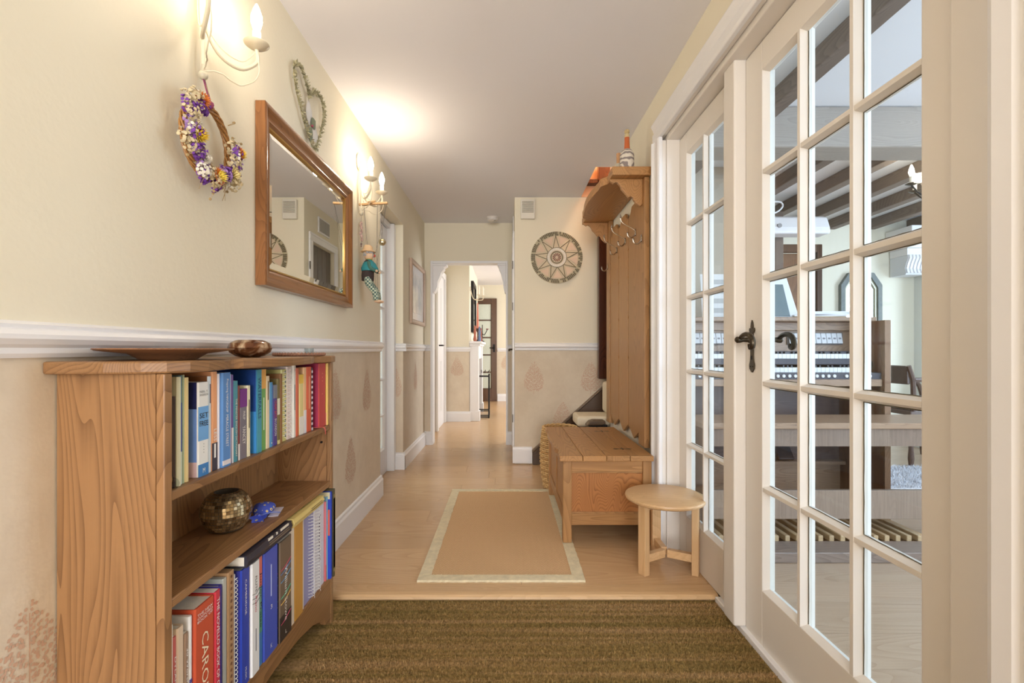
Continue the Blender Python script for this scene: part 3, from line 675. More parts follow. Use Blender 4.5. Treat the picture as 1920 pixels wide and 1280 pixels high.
book(1.564, 1.595, Z1, .918, (236, 220, 150), 'short book with blue front and yellow spine', depth=.13, group=G1, front=((.86, 1, (240, 200, 80)), (0, .86, (88, 158, 190))), bands=((0, .3, (244, 240, 232)), (.85, 1, (240, 200, 80))), hardback=False)
book(1.597, 1.619, Z1, .940, (242, 196, 150), 'white and peach paperback in the upper row', depth=.145, group=G1, bands=((.0, .35, (240, 236, 240)),), hardback=False)
book(1.622, 1.660, Z1, .941, (222, 98, 64), 'orange-red paperback in the upper row', depth=.15, group=G1, titles=(('~', .6, .5, .2, (240, 190, 150)),), hardback=False)
book(1.661, 1.673, Z1, .937, (60, 52, 66), 'slim black and white speckled booklet', depth=.15, group=G1, bands=tuple((k/12, k/12+.04, (232, 228, 236)) for k in range(12)), hardback=False, name='booklet')
t = book(1.708, 1.772, Z1, .950, (196, 66, 66), 'thick red hardback with a ribbon bookmark', depth=.17, xs=-.668, group=G1, front=((0, 1, (172, 50, 88)),), titles=(('~', .84, -1, .03, (226, 140, 110)), ('~', .78, -1, .03, (226, 140, 110)), ('~', .72, -1, .03, (226, 140, 110)), ('~', .52, -1, .025, (226, 140, 110))))
m = MB(); rb = spline([(-.70, 1.70, .7225), (-.672, 1.70, .7235), (-.655, 1.715, .7225), (-.651, 1.722, .712), (-.652, 1.728, .695)], 5)
for i in range(len(rb)-1):
    p, q = rb[i], rb[i+1]; m.add([p+Vector((0, -.005, 0)), q+Vector((0, -.005, 0)), q+Vector((0, .005, 0)), p+Vector((0, .005, 0)), p+Vector((0, -.005, .0008)), q+Vector((0, -.005, .0008)), q+Vector((0, .005, .0008)), p+Vector((0, .005, .0008))],
                                 [(0,1,2,3),(4,7,6,5),(0,4,5,1),(2,6,7,3)])
m.build('ribbon', pm('coral_ribbon', (222, 104, 96), .6), t)
t = book(1.777, 1.790, Z1, .949, (236, 196, 110), 'yellow patterned booklet at the far end of the upper row', depth=.17, xs=-.664, group=G1, front=((.62, 1, (240, 206, 110)), (.2, .62, (232, 208, 96)), (0, .2, (232, 156, 132))), hardback=False, name='booklet')
MB().box(-.712, -.676, 1.7762, 1.7767, Z1+.025, Z1+.06).build('price_label', pm('label_white', (230, 232, 246), .5), t)

# ---- bottom shelf
Z2 = .1585
book(.9435, .954, Z2, .455, (240, 234, 218), 'tall slim cream paperback first in the bottom row', depth=.17, xs=-.662, group=G2, titles=(('Jelly Dummies', .35, .3, .6, (70, 64, 60)),), hardback=False)
book(.956, .966, Z2, .425, (206, 104, 100), 'slim rose red paperback second in the bottom row', depth=.16, xs=-.664, group=G2, titles=(('DYLAN WIN FIELDS', .55, .6, .5, W_),), hardback=False)
book(.968, .988, Z2, .436, (226, 202, 174), 'plain beige book in the bottom row', depth=.16, xs=-.664, group=G2)
book(.990, 1.003, Z2, .412, (160, 132, 110), 'grey-brown paperback with white lettering in the bottom row', depth=.16, xs=-.664, group=G2, titles=(('30 Worship Tunes', .6, .55, .6, W_),), hardback=False)
book(1.005, 1.014, Z2, .440, (238, 236, 234), 'slim white spotted booklet before the thick CAROLS book', depth=.16, xs=-.664, group=G2, bands=((.5, .53, (70, 70, 150)), (.4, .43, (70, 70, 150))), hardback=False, name='booklet')
book(1.017, 1.083, Z2, .448, (200, 84, 54), 'thick rust-red volume titled CAROLS', depth=.18, xs=-.660, group=G2, titles=(('CAROLS', .52, .52, .34, (246, 226, 190)), ('THE NEW', .94, -1, .018, W_), ('OXFORD', .915, -1, .018, W_), ('BOOK OF', .89, -1, .018, W_), ('F', .1, -1, .04, W_)))
book(1.085, 1.106, Z2, .450, (206, 56, 74), 'red book titled THE NOVELLO BOOK OF CAROLS', depth=.18, xs=-.659, group=G2, titles=(('THE NOVELLO BOOK OF CAROLS', .52, .85, .5, W_),), hardback=False)
book(1.108, 1.122, Z2, .452, (52, 46, 134), 'slim navy book beside the red CAROLS books', depth=.18, xs=-.664, group=G2)
t = thing('picture_frame', 'thin silver framed print standing in the bottom row', 'picture frame', (-.75, 1.131, Z2))
MB().box(-.85, -.664, 1.124, 1.138, Z2, .462).build('frame', pm('silver_frame', (206, 214, 210), .3, .4), t, bevel=.001)
MB().box(-.842, -.672, 1.1235, 1.1238, Z2+.008, .452).build('print', pm('white_print', (240, 240, 238), .5), t)
MB().box(-.832, -.682, 1.1231, 1.1234, .30, .437).build('print_field', pm('print_navy', (60, 66, 130), .5), t)
t = thing('picture_frame', 'tan beaded picture frame standing in the bottom row', 'picture frame', (-.75, 1.153, Z2))
TANF = pm('tan_frame', (176, 138, 98), .5)
MB().box(-.848, -.662, 1.141, 1.166, Z2, .468).build('frame', TANF, t, bevel=.002)
for i in range(20): MB().ball((-.6615, 1.1535, Z2+.012+i*.015), (.0015, .004, .004), 6).build('bead', pm('dark_bead', (110, 74, 46), .4), t)
t = book(1.172, 1.184, Z2, .447, (232, 230, 224), 'white wire-bound score beside the beaded frame', depth=.17, xs=-.668, group=G2, hardback=False, name='score')
spiral(t, 1.178, -.667, Z2+.006, .44, WIRE, 26, .006)
book(1.187, 1.226, Z2, .452, (38, 66, 176), 'bright blue book titled CAMBRIDGE', depth=.18, xs=-.656, group=G2, front=((0, 1, (44, 48, 140)),), titles=(('CAMBRIDGE', .75, .3, .2, W_), ('MUSIC', .1, .1, .18, W_)))
t = book(1.229, 1.268, Z2, .449, (240, 240, 240), 'white folio titled FLUTE with thin black lines', depth=.17, xs=-.652, group=G2, titles=(('FLUTE', .8, .14, .22, K_), ('Piano', .62, .14, .24, (206, 70, 90)), ('~', .3, .2, .12, (120, 120, 130))), hardback=False)
for k in range(3): MB().tube([(-.6515, 1.231, .37-k*.012), (-.6515, 1.25, .365-k*.012), (-.6515, 1.266, .375-k*.014)], .0006, 4).build('line', BLACKI, t)
book(1.270, 1.288, Z2, .451, (120, 170, 150), 'multicoloured song book titled Junior Praise', depth=.17, xs=-.656, group=G2, bands=((.72, 1, (226, 116, 100)), (.3, .5, (90, 160, 130)), (0, .3, (70, 130, 190))), titles=(('Junior Praise', .6, .5, .6, (36, 34, 32)),), hardback=False)
book(1.290, 1.368, Z2, .449, (66, 88, 190), 'wide blue song folder with figure 3 on its spine', depth=.18, xs=-.652, group=G2, titles=(('3', .45, -1, .04, W_), ('~', .7, .3, .1, (190, 200, 240)), ('K', .08, -1, .04, W_)))
t = book(1.372, 1.446, Z2, .446, (112, 96, 80), 'black and taupe book crossed by coloured lines', depth=.18, xs=-.648, group=G2, front=((0, 1, (34, 30, 30)),), bands=((0, .25, (50, 44, 42)),), titles=(('William Stowe', .45, .55, .22, W_), ('L', .06, -1, .04, W_)), hardback=False)
for f_, col in ((.7, (220, 70, 110)), (.66, (80, 140, 220)), (.58, (80, 170, 230)), (.42, (60, 190, 150)), (.36, (240, 190, 80)), (.16, (220, 70, 110))):
    z = Z2+(.446-Z2)*f_
    MB().tube([(-.80, 1.3715, z), (-.655, 1.3715, z), (-.648, 1.378, z+.003), (-.6475, 1.40, z+.006), (-.6475, 1.44, z+.02)], .0008, 4).build('line', pm('line_%d' % int(f_*100), col, .5), t)
book(1.449, 1.482, Z2, .454, (238, 228, 210), 'plain ivory book with rounded spine', depth=.17, xs=-.655, group=G2)
book(1.485, 1.545, Z2, .456, (206, 154, 72), 'ochre cloth-bound volume in the bottom row', depth=.17, xs=-.655, group=G2, front=((0, 1, (200, 146, 66)),))
book(1.547, 1.564, Z2, .447, (240, 234, 228), 'slim white booklet beside the ochre volume', depth=.17, xs=-.660, group=G2, hardback=False, name='booklet')
t = book(1.568, 1.650, Z2, .450, (160, 160, 206), 'lavender spiral-bound song book', depth=.17, xs=-.664, group=G2, hardback=False, name='song_book')
spiral(t, 1.62, -.662, Z2+.004, .445, WIRE, 26, .014)
t = book(1.652, 1.74, Z2, .456, (226, 224, 232), 'white spiral-bound book with dark lettering down its spine', depth=.17, xs=-.662, group=G2, hardback=False, name='song_book', titles=(('Vineyard', .6, .55, .25, (80, 76, 90)),))
spiral(t, 1.668, -.660, Z2+.004, .45, WIRE, 26, .013)
book(1.7425, 1.751, Z2, .447, (226, 130, 140), 'slim pink book near the end of the bottom row', depth=.17, xs=-.657, group=G2, bands=((.0, .2, (222, 92, 70)),), hardback=False)
book(1.752, 1.760, Z2, .462, (128, 178, 206), 'slim sky blue book near the end of the bottom row', depth=.17, xs=-.655, group=G2, hardback=False)
book(1.761, 1.776, Z2, .476, (44, 70, 180), 'tall blue annual with red and white front', depth=.18, xs=-.645, group=G2, front=((.92, 1, (238, 230, 190)), (.82, .92, (44, 70, 190)), (.5, .8, (224, 104, 88)), (0, .5, (44, 76, 200))))
book(1.7775, 1.792, Z2, .482, (78, 70, 46), 'olive and gold hardback last in the bottom row', depth=.18, xs=-.640, group=G2, bands=((.06, .94, (150, 132, 80)), (.1, .9, (70, 62, 42))))
# horizontal books lying on the row
t = thing('book', 'black hardback with torn jacket lying flat across the bottom row', 'book', (-.735, 1.305, .4575))
MB().box(-.82, -.645, 1.192, 1.44, .4575, .4605).box(-.82, -.645, 1.192, 1.44, .4835, .4865).prism([(-.652, .4605), (-.646, .4605), (-.642, .472), (-.646, .4835), (-.652, .4835)], 'y', 1.192, 1.44).build('cover', cmat((52, 50, 62)), t)
MB().box(-.815, -.652, 1.195, 1.437, .4605, .4835).build('pages', PAGE, t)
for a, b in ((1.30, 1.325), (1.37, 1.42), (1.345, 1.352)): MB().box(-.6475, -.6445, a, b, .481, .4868).build('torn_patch', PAGE, t)
for k in (0, 1): MB().box(-.6430, -.6424+k*.0000, 1.30, 1.42, .4685+k*.006, .4705+k*.006).build('lettering_line', pm('ink_gold', (150, 132, 104), .5), t)
t = thing('book', 'pale yellow hardback lying flat across the bottom row', 'book', (-.735, 1.57, .4575))
MB().box(-.82, -.645, 1.452, 1.69, .4595, .4615).box(-.82, -.645, 1.452, 1.69, .4835, .4865).prism([(-.652, .4615), (-.646, .4615), (-.641, .473), (-.646, .4835), (-.652, .4835)], 'y', 1.452, 1.69).build('cover', cmat((226, 204, 130)), t)
MB().box(-.815, -.652, 1.455, 1.687, .4615, .4835).build('pages', PAGE, t)
for k in (0, 1): MB().box(-.6425, -.6412, 1.58, 1.67, .469+k*.006, .4705+k*.006).build('lettering_line', pm('ink_brown', (120, 96, 60), .5), t)

# ================================================================== small things on the bookcase
# carved wooden dish
t = thing('wooden_dish', 'shallow carved wooden dish on the bookcase top', 'dish', (-.745, 1.06, .978))
DW = wood('dish_wood', (150, 104, 70), (104, 66, 40), 'x', rings=14, rough=.45)
MB().lathe([(.062, 0), (.068, .004), (.085, .013), (.145, .020), (.150, .0225), (.149, .0245), (.140, .024), (.085, .017), (.06, .008), (0, .007)], (-.745, 1.06, .978), 48, sx=.78).build('bowl', DW, t, smooth=True)
m = MB()
for i in range(64):
    a = 2*PI*i/64; m.ball((-.745+.78*.128*math.cos(a), 1.06+.128*math.sin(a), .978+.0225), (.0035, .0045, .0022), 6)
o = m.build('carved_border', pm('carved_dark', (96, 62, 40), .5), t); o['kind'] = 'stuff'
# lustre bowl
def swirl():
    m, tt, b = nt_new('lustre_glaze'); tc = N(tt, 'ShaderNodeTexCoord')
    n = N(tt, 'ShaderNodeTexNoise'); n.inputs['Scale'].default_value = 18; n.inputs['Detail'].default_value = 4; n.inputs['Distortion'].default_value = 1.6
    tt.links.new(tc.outputs['Object'], n.inputs['Vector']); r = N(tt, 'ShaderNodeValToRGB'); e = r.color_ramp.elements
    e[0].position = .38; e[0].color = lin((88, 52, 34)); e[1].position = .66; e[1].color = lin((214, 190, 160)); q = e.new(.5); q.color = lin((132, 88, 56))
    tt.links.new(n.outputs['Fac'], r.inputs['Fac']); tt.links.new(r.outputs[0], b.inputs['Base Color'])
    b.inputs['Metallic'].default_value = .55; b.inputs['Roughness'].default_value = .12
    return m
o = MB().lathe([(.022, 0), (.034, .004), (.047, .014), (.0515, .027), (.047, .040), (.034, .048), (.027, .0495), (.024, .0485), (.026, .04), (.03, .02), (0, .01)], (-.735, 1.375, .978), 40, sx=1.12, sy=1.12).build('lustre_bowl', swirl(), smooth=True)
tag(o, 'squat brown lustre bowl on the bookcase top', 'bowl')
# carved mat with glass tealight
t = thing('carved_mat', 'oval carved wooden trivet at the far end of the bookcase top', 'trivet', (-.72, 1.67, .978))
CW = wood('carved_wood', (150, 108, 86), (108, 72, 54), 'y', rings=20, rough=.6)
MB().lathe([(.10, 0), (.105, .003), (.105, .006), (.10, .008), (0, .008)], (-.72, 1.67, .978), 40, sx=.75).build('board', CW, t, smooth=True)
m = MB()
for i in range(44):
    a = 2*PI*i/44; m.ball((-.72+.075*1.03*math.cos(a), 1.67+.103*math.sin(a), .984), (.005, .005, .0055), 6)
o = m.build('carved_edge', CW, t); o['kind'] = 'stuff'
cl = glass('clear_glass', (236, 240, 240))
o = MB().lathe([(.014, 0), (.016, .002), (.0165, .018), (.0145, .018), (.0135, .004), (0, .004)], (-.70, 1.70, .9862), 20).build('tealight_glass', cl, smooth=True)
tag(o, 'tiny clear glass tealight holder on the carved trivet', 'candle holder')
# ornaments at the near end of the upper shelf
t = thing('bauble', 'dark red and gold round bauble at the upper shelf end', 'ornament', (-.69, .9535, .7205))
MB().ball((-.692, .9545, .7405), (.022, .011, .022), 16).build('ball', pm('bauble_dark', (60, 22, 20), .15, coat=.6), t, smooth=True)
MB().tube([(-.692+.0225*math.cos(a), .9545+.004, .7405+.0225*math.sin(a)) for a in [2*PI*i/28 for i in range(28)]], .0016, 6, True).build('gold_band', pm('bauble_gold', (208, 168, 96), .3, .7), t, smooth=True)
MB().tube([(-.692+.0215*math.cos(a), .9545-.004, .7405+.0215*math.sin(a)) for a in [2*PI*i/28 for i in range(28)]], .002, 6, True).build('red_band', pm('bauble_red', (160, 40, 34), .35), t, smooth=True)
o = MB().lathe([(.0, -.006), (.010, -.005), (.0125, 0), (.010, .005), (0, .006)], (-.664, .955, .7335), 20, 'y').build('glass_pebble', cl, smooth=True)
tag(o, 'clear round glass pebble beside the red bauble', 'ornament')
# mosaic vase
vx, vy, vz = -.762, 1.305, .5105
prof = [(.030, 0), (.041, .004), (.055, .023), (.062, .047), (.060, .070), (.050, .091), (.037, .103), (.030, .105)]
t = thing('mosaic_vase', 'squat bronze mirror-mosaic vase on the middle shelf', 'vase', (vx, vy, vz))
MB().lathe(prof + [(.027, .104), (.029, .08), (.027, .03), (0, .02)], (vx, vy, vz), 40).build('vase_body', pm('mosaic_grout', (70, 58, 44), .7), t, smooth=True)
cols = [pm('mosaic_tile_%d' % i, c, .16, .75) for i, c in enumerate(((150, 130, 96), (176, 156, 120), (120, 100, 70), (206, 190, 156)))]
m = MB(); pp = [Vector((r, 0, h)) for r, h in prof]; L = [0]
for i in range(1, len(pp)): L.append(L[-1]+(pp[i]-pp[i-1]).length)
def onprof(s):
    for i in range(1, len(L)):
        if s <= L[i] or i == len(L)-1:
            f_ = (s-L[i-1])/(L[i]-L[i-1]); return pp[i-1].lerp(pp[i], f_)
r = random.Random(5); rows = 15; tw = L[-1]/rows
for j in range(rows):
    s0, s1 = j*tw+.0005, (j+1)*tw-.0005; a, b = onprof(s0), onprof(s1); n = max(14, int(2*PI*(a.x+b.x)/2/.0085)); off = r.random()
    for i in range(n):
        a0 = 2*PI*(i+off)/n; a1 = a0+2*PI/n*.9; k = 1.012+r.uniform(0, .012); q = []
        for p, an in ((a, a0), (a, a1), (b, a1), (b, a0)): q.append((vx+p.x*k*math.cos(an), vy+p.x*k*math.sin(an), vz+p.z+.0003))
        q2 = [(x-(x-vx)*.03, y-(y-vy)*.03, z) for x, y, z in q]
        m.add(q+q2, [(0,1,2,3),(0,4,5,1),(1,5,6,2),(2,6,7,3),(3,7,4,0)], r.choice((0, 0, 1, 1, 2, 3)))
o = m.build('mosaic_tiles', cols, t); o['kind'] = 'stuff'
# lavender sachet
def dots():
    m, tt, b = nt_new('blue_dotted_cotton'); tc = N(tt, 'ShaderNodeTexCoord')
    v = N(tt, 'ShaderNodeTexVoronoi'); v.inputs['Scale'].default_value = 62; v.inputs['Randomness'].default_value = .25
    tt.links.new(tc.outputs['Object'], v.inputs['Vector']); r = N(tt, 'ShaderNodeValToRGB'); e = r.color_ramp.elements; r.color_ramp.interpolation = 'CONSTANT'
    e[0].position = 0; e[0].color = lin((60, 66, 150)); e[1].position = .14; e[1].color = lin((226, 204, 130)); q = e.new(.27); q.color = lin((74, 92, 196))
    tt.links.new(v.outputs['Distance'], r.inputs['Fac']); tt.links.new(r.outputs[0], b.inputs['Base Color']); b.inputs['Roughness'].default_value = .85
    return m
DOT = dots()
t = thing('lavender_sachet', 'blue dotted fabric sachet tied at the neck on the middle shelf', 'sachet', (-.715, 1.43, .5105))
_R = rot_map((-.70, 1.30, .51), .25); TS = lambda p: _R(p)+Vector((-.015, .098, 0))
m = MB(TS); ring = []
for (s, hw, hh_) in ((0, .004, .004), (.008, .016, .009), (.03, .028, .015), (.055, .031, .017), (.08, .026, .013), (.1, .014, .006), (.106, .003, .002)):
    ring.append([(-.70+hw*math.cos(2*PI*k/16), 1.285+s, .5112+hh_*1.0+hh_*math.sin(2*PI*k/16)) for k in range(16)])
vs = [p for rg in ring for p in rg]; fs = [(i*16+k, i*16+(k+1) % 16, (i+1)*16+(k+1) % 16, (i+1)*16+k) for i in range(len(ring)-1) for k in range(16)]
m.add(vs, fs).build('pouch', DOT, t, smooth=True)
m = MB(TS); vs = []
for j in range(4):
    s = j/3
    for k in range(20):
        a = 2*PI*k/20; rad = .004+s*(.017+.005*math.sin(5*a)); vs.append((-.70+rad*math.cos(a), 1.287-s*.026+.004*math.sin(4*a)*s, .5215+rad*.62*math.sin(a)))
m.add(vs, [(j*20+k, j*20+(k+1) % 20, (j+1)*20+(k+1) % 20, (j+1)*20+k) for j in range(3) for k in range(20)]).build('ruffle', DOT, t, smooth=True)
MB(TS).tube([(-.70+.0055*math.cos(a), 1.287, .518+.0055*math.sin(a)) for a in [2*PI*i/14 for i in range(14)]], .0016, 6, True).tube(spline([(-.695, 1.287, .5225), (-.67, 1.30, .524), (-.655, 1.33, .513)], 5), .0014, 5).build('ribbon', pm('sachet_ribbon', (130, 150, 226), .5), t, smooth=True)
MB(TS).box(-.682, -.655, 1.30, 1.385, .5107, .5117).build('card_tag', pm('card_white', (226, 220, 232), .6), t)
# ================================================================== things on the left wall
WX = -.865
# mirror
t = thing('wall_mirror', 'large mirror in a brown wooden frame on the cream wall', 'mirror', (WX+.002, 2.11, 1.225))
MY0, MY1, MZ0, MZ1, MF = 1.648, 2.585, 1.222, 1.856, .062
FRW = wood('mirror_frame_wood', (152, 100, 56), (118, 74, 38), 'y', rings=12, rough=.28, coat=.3)
FRWZ = wood('mirror_frame_wood_upright', (152, 100, 56), (118, 74, 38), 'z', rings=12, rough=.28, coat=.3)
fp = [(0, .002), (0, .036), (.006, .038), (.016, .036), (.026, .028), (.044, .024), (.05, .026), (.056, .020), (MF, .016), (MF, .002)]   # inward, out from wall
def frame_side(a, b, c, d, mat, nm, prof, par):
    """mitred frame member from outer corners a-b to inner direction; a,b,(c,d inward unit) in wall plane (Y,z)"""
    vs = []; n = len(prof)
    for (P, D) in ((a, c), (b, d)):
        for (i_, h) in prof: vs.append((WX+h, P[0]+D[0]*i_, P[1]+D[1]*i_))
    fs = [(k, (k+1) % n, n+(k+1) % n, n+k) for k in range(n)] + [list(range(n)), list(range(2*n-1, n-1, -1))]
    MB().add(vs, fs).build(nm, mat, par, smooth=True, angle=50)
def frame4(y0, y1, z0, z1, prof, mh, mv, par, nm='frame_side'):
    frame_side((y0, z0), (y1, z0), (1, 1), (-1, 1), mh, nm, prof, par); frame_side((y0, z1), (y1, z1), (1, -1), (-1, -1), mh, nm, prof, par)
    frame_side((y0, z0), (y0, z1), (1, 1), (1, -1), mv, nm, prof, par); frame_side((y1, z0), (y1, z1), (-1, 1), (-1, -1), mv, nm, prof, par)
frame4(MY0, MY1, MZ0, MZ1, fp, FRW, FRWZ, t)
gilt = pm('gilt_slip', (196, 158, 92), .3, .7)
gp = [(MF, .004), (MF, .019), (MF+.006, .017), (MF+.008, .004)]
frame4(MY0, MY1, MZ0, MZ1, gp, gilt, gilt, t, 'gilt_slip')
MIR = pm('mirror_silver', (236, 238, 236), .01, 1)
i0 = MF+.006; bv = .024
vs = []
for k, h in ((i0, .010), (i0+bv, .0135)): vs += [(WX+h, MY0+k, MZ0+k), (WX+h, MY1-k, MZ0+k), (WX+h, MY1-k, MZ1-k), (WX+h, MY0+k, MZ1-k)]
vs += [(WX+.004, q[1], q[2]) for q in vs[:4]]
MB().add(vs, [(4,5,6,7), (0,1,5,4), (1,2,6,5), (2,3,7,6), (3,0,4,7), (8,9,10,11), (0,1,9,8), (1,2,10,9), (2,3,11,10), (3,0,8,11)]).build('mirror_glass', MIR, t)

# candle sconces
BULB = pm('lit_bulb', (255, 240, 214), .3, emit=14)
def sconce(Y0, z0, label, power):
    t = thing('wall_sconce', label, 'wall lamp', (WX, Y0, z0))
    MB().lathe([(0, 0), (.030, 0), (.034, .004), (.026, .010), (.012, .014), (0, .015)], (WX+.001, Y0, z0+.30), 20, 'x', sx=1, sy=1.5).build('backplate', CREAMMET, t, smooth=True)
    MB().tube([(WX+.018, Y0, z0+.30), (WX+.02, Y0, z0+.15), (WX+.02, Y0, z0+.02)], .0045, 8).build('stem', CREAMMET, t, smooth=True)
    MB().ball((WX+.021, Y0, z0), .0125, 14).lathe([(.008, .010), (.005, .018), (.005, .03)], (WX+.021, Y0, z0), 10).build('finial', pm('marbled_ball', (206, 196, 172), .35, var=.12, vs=60), t, smooth=True)
    for s in (-1, 1):
        yd = Y0+s*.118; xd = WX+.108
        arm = spline([(WX+.016, Y0+s*.004, z0+.29), (WX+.02, Y0+s*.008, z0+.16), (WX+.04, Y0+s*.035, z0+.085), (WX+.075, Y0+s*.085, z0+.068), (xd, yd, z0+.105), (xd, yd, z0+.146)], 6)
        MB().tube(arm, .0055, 8).build('arm', CREAMMET, t, smooth=True)
        w = spline([(WX+.022, Y0, z0+.012), (WX+.05, Y0+s*.03, z0+.024), (WX+.08, Y0+s*.08, z0+.016), (xd+.006, yd-s*.004, z0+.06), (xd+.005, yd, z0+.13)], 6)
        MB().tube([p+Vector((math.cos(i*1.9)*.0008, 0, math.sin(i*1.9)*.0008)) for i, p in enumerate(w)], .0018, 6).build('wire', CREAMMET, t, smooth=True)
        w2 = spline([(WX+.012, Y0+s*.012, z0+.30), (WX+.016, Y0+s*.016, z0+.17), (WX+.04, Y0+s*.045, z0+.108), (WX+.08, Y0+s*.09, z0+.092), (xd, yd, z0+.14)], 5)
        MB().tube(w2, .0016, 6).build('wire', CREAMMET, t, smooth=True)
        MB().lathe([(.006, -.006), (.012, -.003), (.024, .002), (.0345, .010), (.036, .013), (.034, .0135), (.022, .006), (.012, .004), (0, .004)], (xd, yd, z0+.150), 24).build('drip_dish', CREAMMET, t, smooth=True)
        MB().lathe([(.0115, 0), (.0122, .002), (.0122, .042), (.010, .046), (0, .046)], (xd, yd, z0+.156), 16).build('candle_tube', pm('candle_white', (248, 240, 222), .5), t, smooth=True)
        MB().lathe([(.008, 0), (.012, .010), (.0165, .028), (.0155, .045), (.009, .066), (.003, .080), (0, .083)], (xd, yd, z0+.202), 18).build('bulb', BULB, t, smooth=True)
        l = bpy.data.lights.new('sconce_bulb', 'POINT'); l.energy = power; l.color = (1, .87, .70); l.shadow_soft_size = .03
        lo = bpy.data.objects.new('sconce_bulb', l); COL.objects.link(lo); lo.parent = t; lo.location = Vector((xd+.03, yd, z0+.25))-ORG[t.name]
    return t
sconce(1.335, 1.762, 'cream two-armed candle sconce above the dried flower wreath', 1.5)
sconce(2.79, 1.790, 'cream two-armed candle sconce from which the puppet hangs', 2.0)

# dried flower wreath
wc = Vector((WX+.032, 1.334, 1.578)); WR = .100
t = thing('flower_wreath', 'wreath of purple and yellow dried flowers hung by a ribbon', 'wreath', (WX, 1.352, 1.46))
VINE = wood('vine', (184, 132, 74), (132, 86, 42), 'z', rings=30)
def wpt(a, r=WR, out=0): return Vector((wc.x+out, wc.y+r*math.cos(a), wc.z+r*math.sin(a)))
for k in range(5):
    pts = [wpt(2*PI*i/60, WR+.007*math.cos(5*2*PI*i/60+k*1.257), .007*math.sin(5*2*PI*i/60+k*1.257)) for i in range(60)]
    MB().tube(pts, .0034, 6, True).build('vine_strand', VINE, t, smooth=True)
def cone_cluster(c, R, n, mat, nm, seed, ps=.006):
    r = random.Random(seed); m = MB()
    for i in range(n):
        d = Vector((abs(r.gauss(0, 1))*.8+.1, r.gauss(0, 1), r.gauss(0, 1))).normalized(); p = c+d*R*r.uniform(.45, 1)
        e = p+d*ps*1.2; u = d.orthogonal().normalized()*ps; v = d.cross(u).normalized()*ps; k = 5
        m.add([p]+[e+u*math.cos(2*PI*j/k)+v*math.sin(2*PI*j/k) for j in range(k)], [(0, 1+(j+1) % k, 1+j) for j in range(k)]+[[1+j for j in range(k)]])
    return m.build(nm, mat, t)
def strawflower(c, R, cin, cout, tilt):
    nrm = Vector(tilt).normalized(); u = nrm.orthogonal().normalized(); v = nrm.cross(u)
    m = MB()
    for ring, (rad, lift, n) in enumerate(((1, .1, 16), (.85, .35, 14), (.65, .6, 12), (.42, .8, 10))):
        for i in range(n):
            a = 2*PI*(i+.5*ring)/n; d = u*math.cos(a)+v*math.sin(a); s = nrm.cross(d)*R*.17
            b = c+d*R*.12; tip = c+d*R*rad+nrm*R*lift; mid = c+d*R*rad*.6+nrm*R*lift*.35
            m.add([b, mid+s, tip, mid-s], [(0, 1, 2, 3)], 0 if ring < 2 else 1)
    m.ball(c+nrm*R*.25, R*.28, 8, 1)
    return m.build('strawflower', [cout, cin], t)
PUR = pm('statice_purple', (120, 66, 160), .8, var=.15, vs=90); LIL = pm('statice_lilac', (166, 130, 190), .8); CRM = pm('dried_cream', (214, 196, 158), .9, var=.15, vs=90); WHT = pm('dried_white', (234, 226, 210), .9)
YEL = pm('straw_yellow', (236, 200, 60), .7); ORA = pm('straw_orange', (226, 136, 60), .7); PY = pm('straw_pale', (242, 226, 160), .7); LEM = pm('straw_lemon', (244, 220, 96), .7)
sd = 100
for deg, out in [(124+i*8.3, (i % 3)*.006) for i in range(31)]:
    sd += 1; a = math.radians(deg); r_ = random.Random(sd)
    kind = (PUR, CRM, LIL, WHT, PUR, CRM, CRM)[sd % 7]; nm = {PUR: 'purple_statice', LIL: 'lilac_statice', CRM: 'cream_sprig', WHT: 'white_sprig'}[kind]
    cone_cluster(wpt(a, WR+r_.uniform(-.016, .022), .010+out), r_.uniform(.019, .026), 44, kind, nm, sd, .0048)
strawflower(wpt(math.radians(128), WR+.004, .026), .026, ORA, ORA, (1, -.2, .3))
strawflower(wpt(math.radians(193), WR-.012, .032), .029, YEL, LEM, (1, .25, 0))
strawflower(wpt(math.radians(268), WR-.002, .034), .028, LEM, ORA, (1, .1, .1))
strawflower(wpt(math.radians(5), WR+.012, .028), .026, YEL, ORA, (.8, .6, .1))
strawflower(wpt(math.radians(318), WR-.002, .032), .027, PY, PY, (1, .3, -.1))
strawflower(wpt(math.radians(230), WR-.010, .034), .018, WHT, WHT, (1, 0, .1))
for i in range(16):
    r_ = random.Random(i+70); a = math.radians(r_.choice((100, 118, 215, 250, 285, 300, 330, 20, 40))+r_.uniform(-12, 12))
    p0 = wpt(a, WR, .02); p1 = wpt(a+r_.uniform(-.25, .25), WR+r_.uniform(.035, .062), r_.uniform(.0, .03))
    mid = (p0+p1)/2+Vector((.008, 0, 0))
    m = MB().tube([p0, mid, p1], .0008, 4); 
    if i % 2: m.ball(p1, .0042, 6)
    m.build('dried_stem', pm('dried_stem', (176, 150, 106), .9), t)
rib = pm('burgundy_ribbon', (138, 48, 92), .35)
MB().add([(WX+.020, 1.331, 1.757), (WX+.020, 1.341, 1.757), (WX+.040, 1.343, 1.680), (WX+.040, 1.333, 1.680), (WX+.022, 1.331, 1.757), (WX+.022, 1.341, 1.757), (WX+.042, 1.343, 1.680), (WX+.042, 1.333, 1.680)],
         [(0,1,2,3),(4,7,6,5),(0,4,5,1),(1,5,6,2),(2,6,7,3),(3,7,4,0)]).lathe([(.004, -.008), (.012, 0), (.004, .008)], (WX+.038, 1.338, 1.680), 10, 'y').build('ribbon', rib, t)

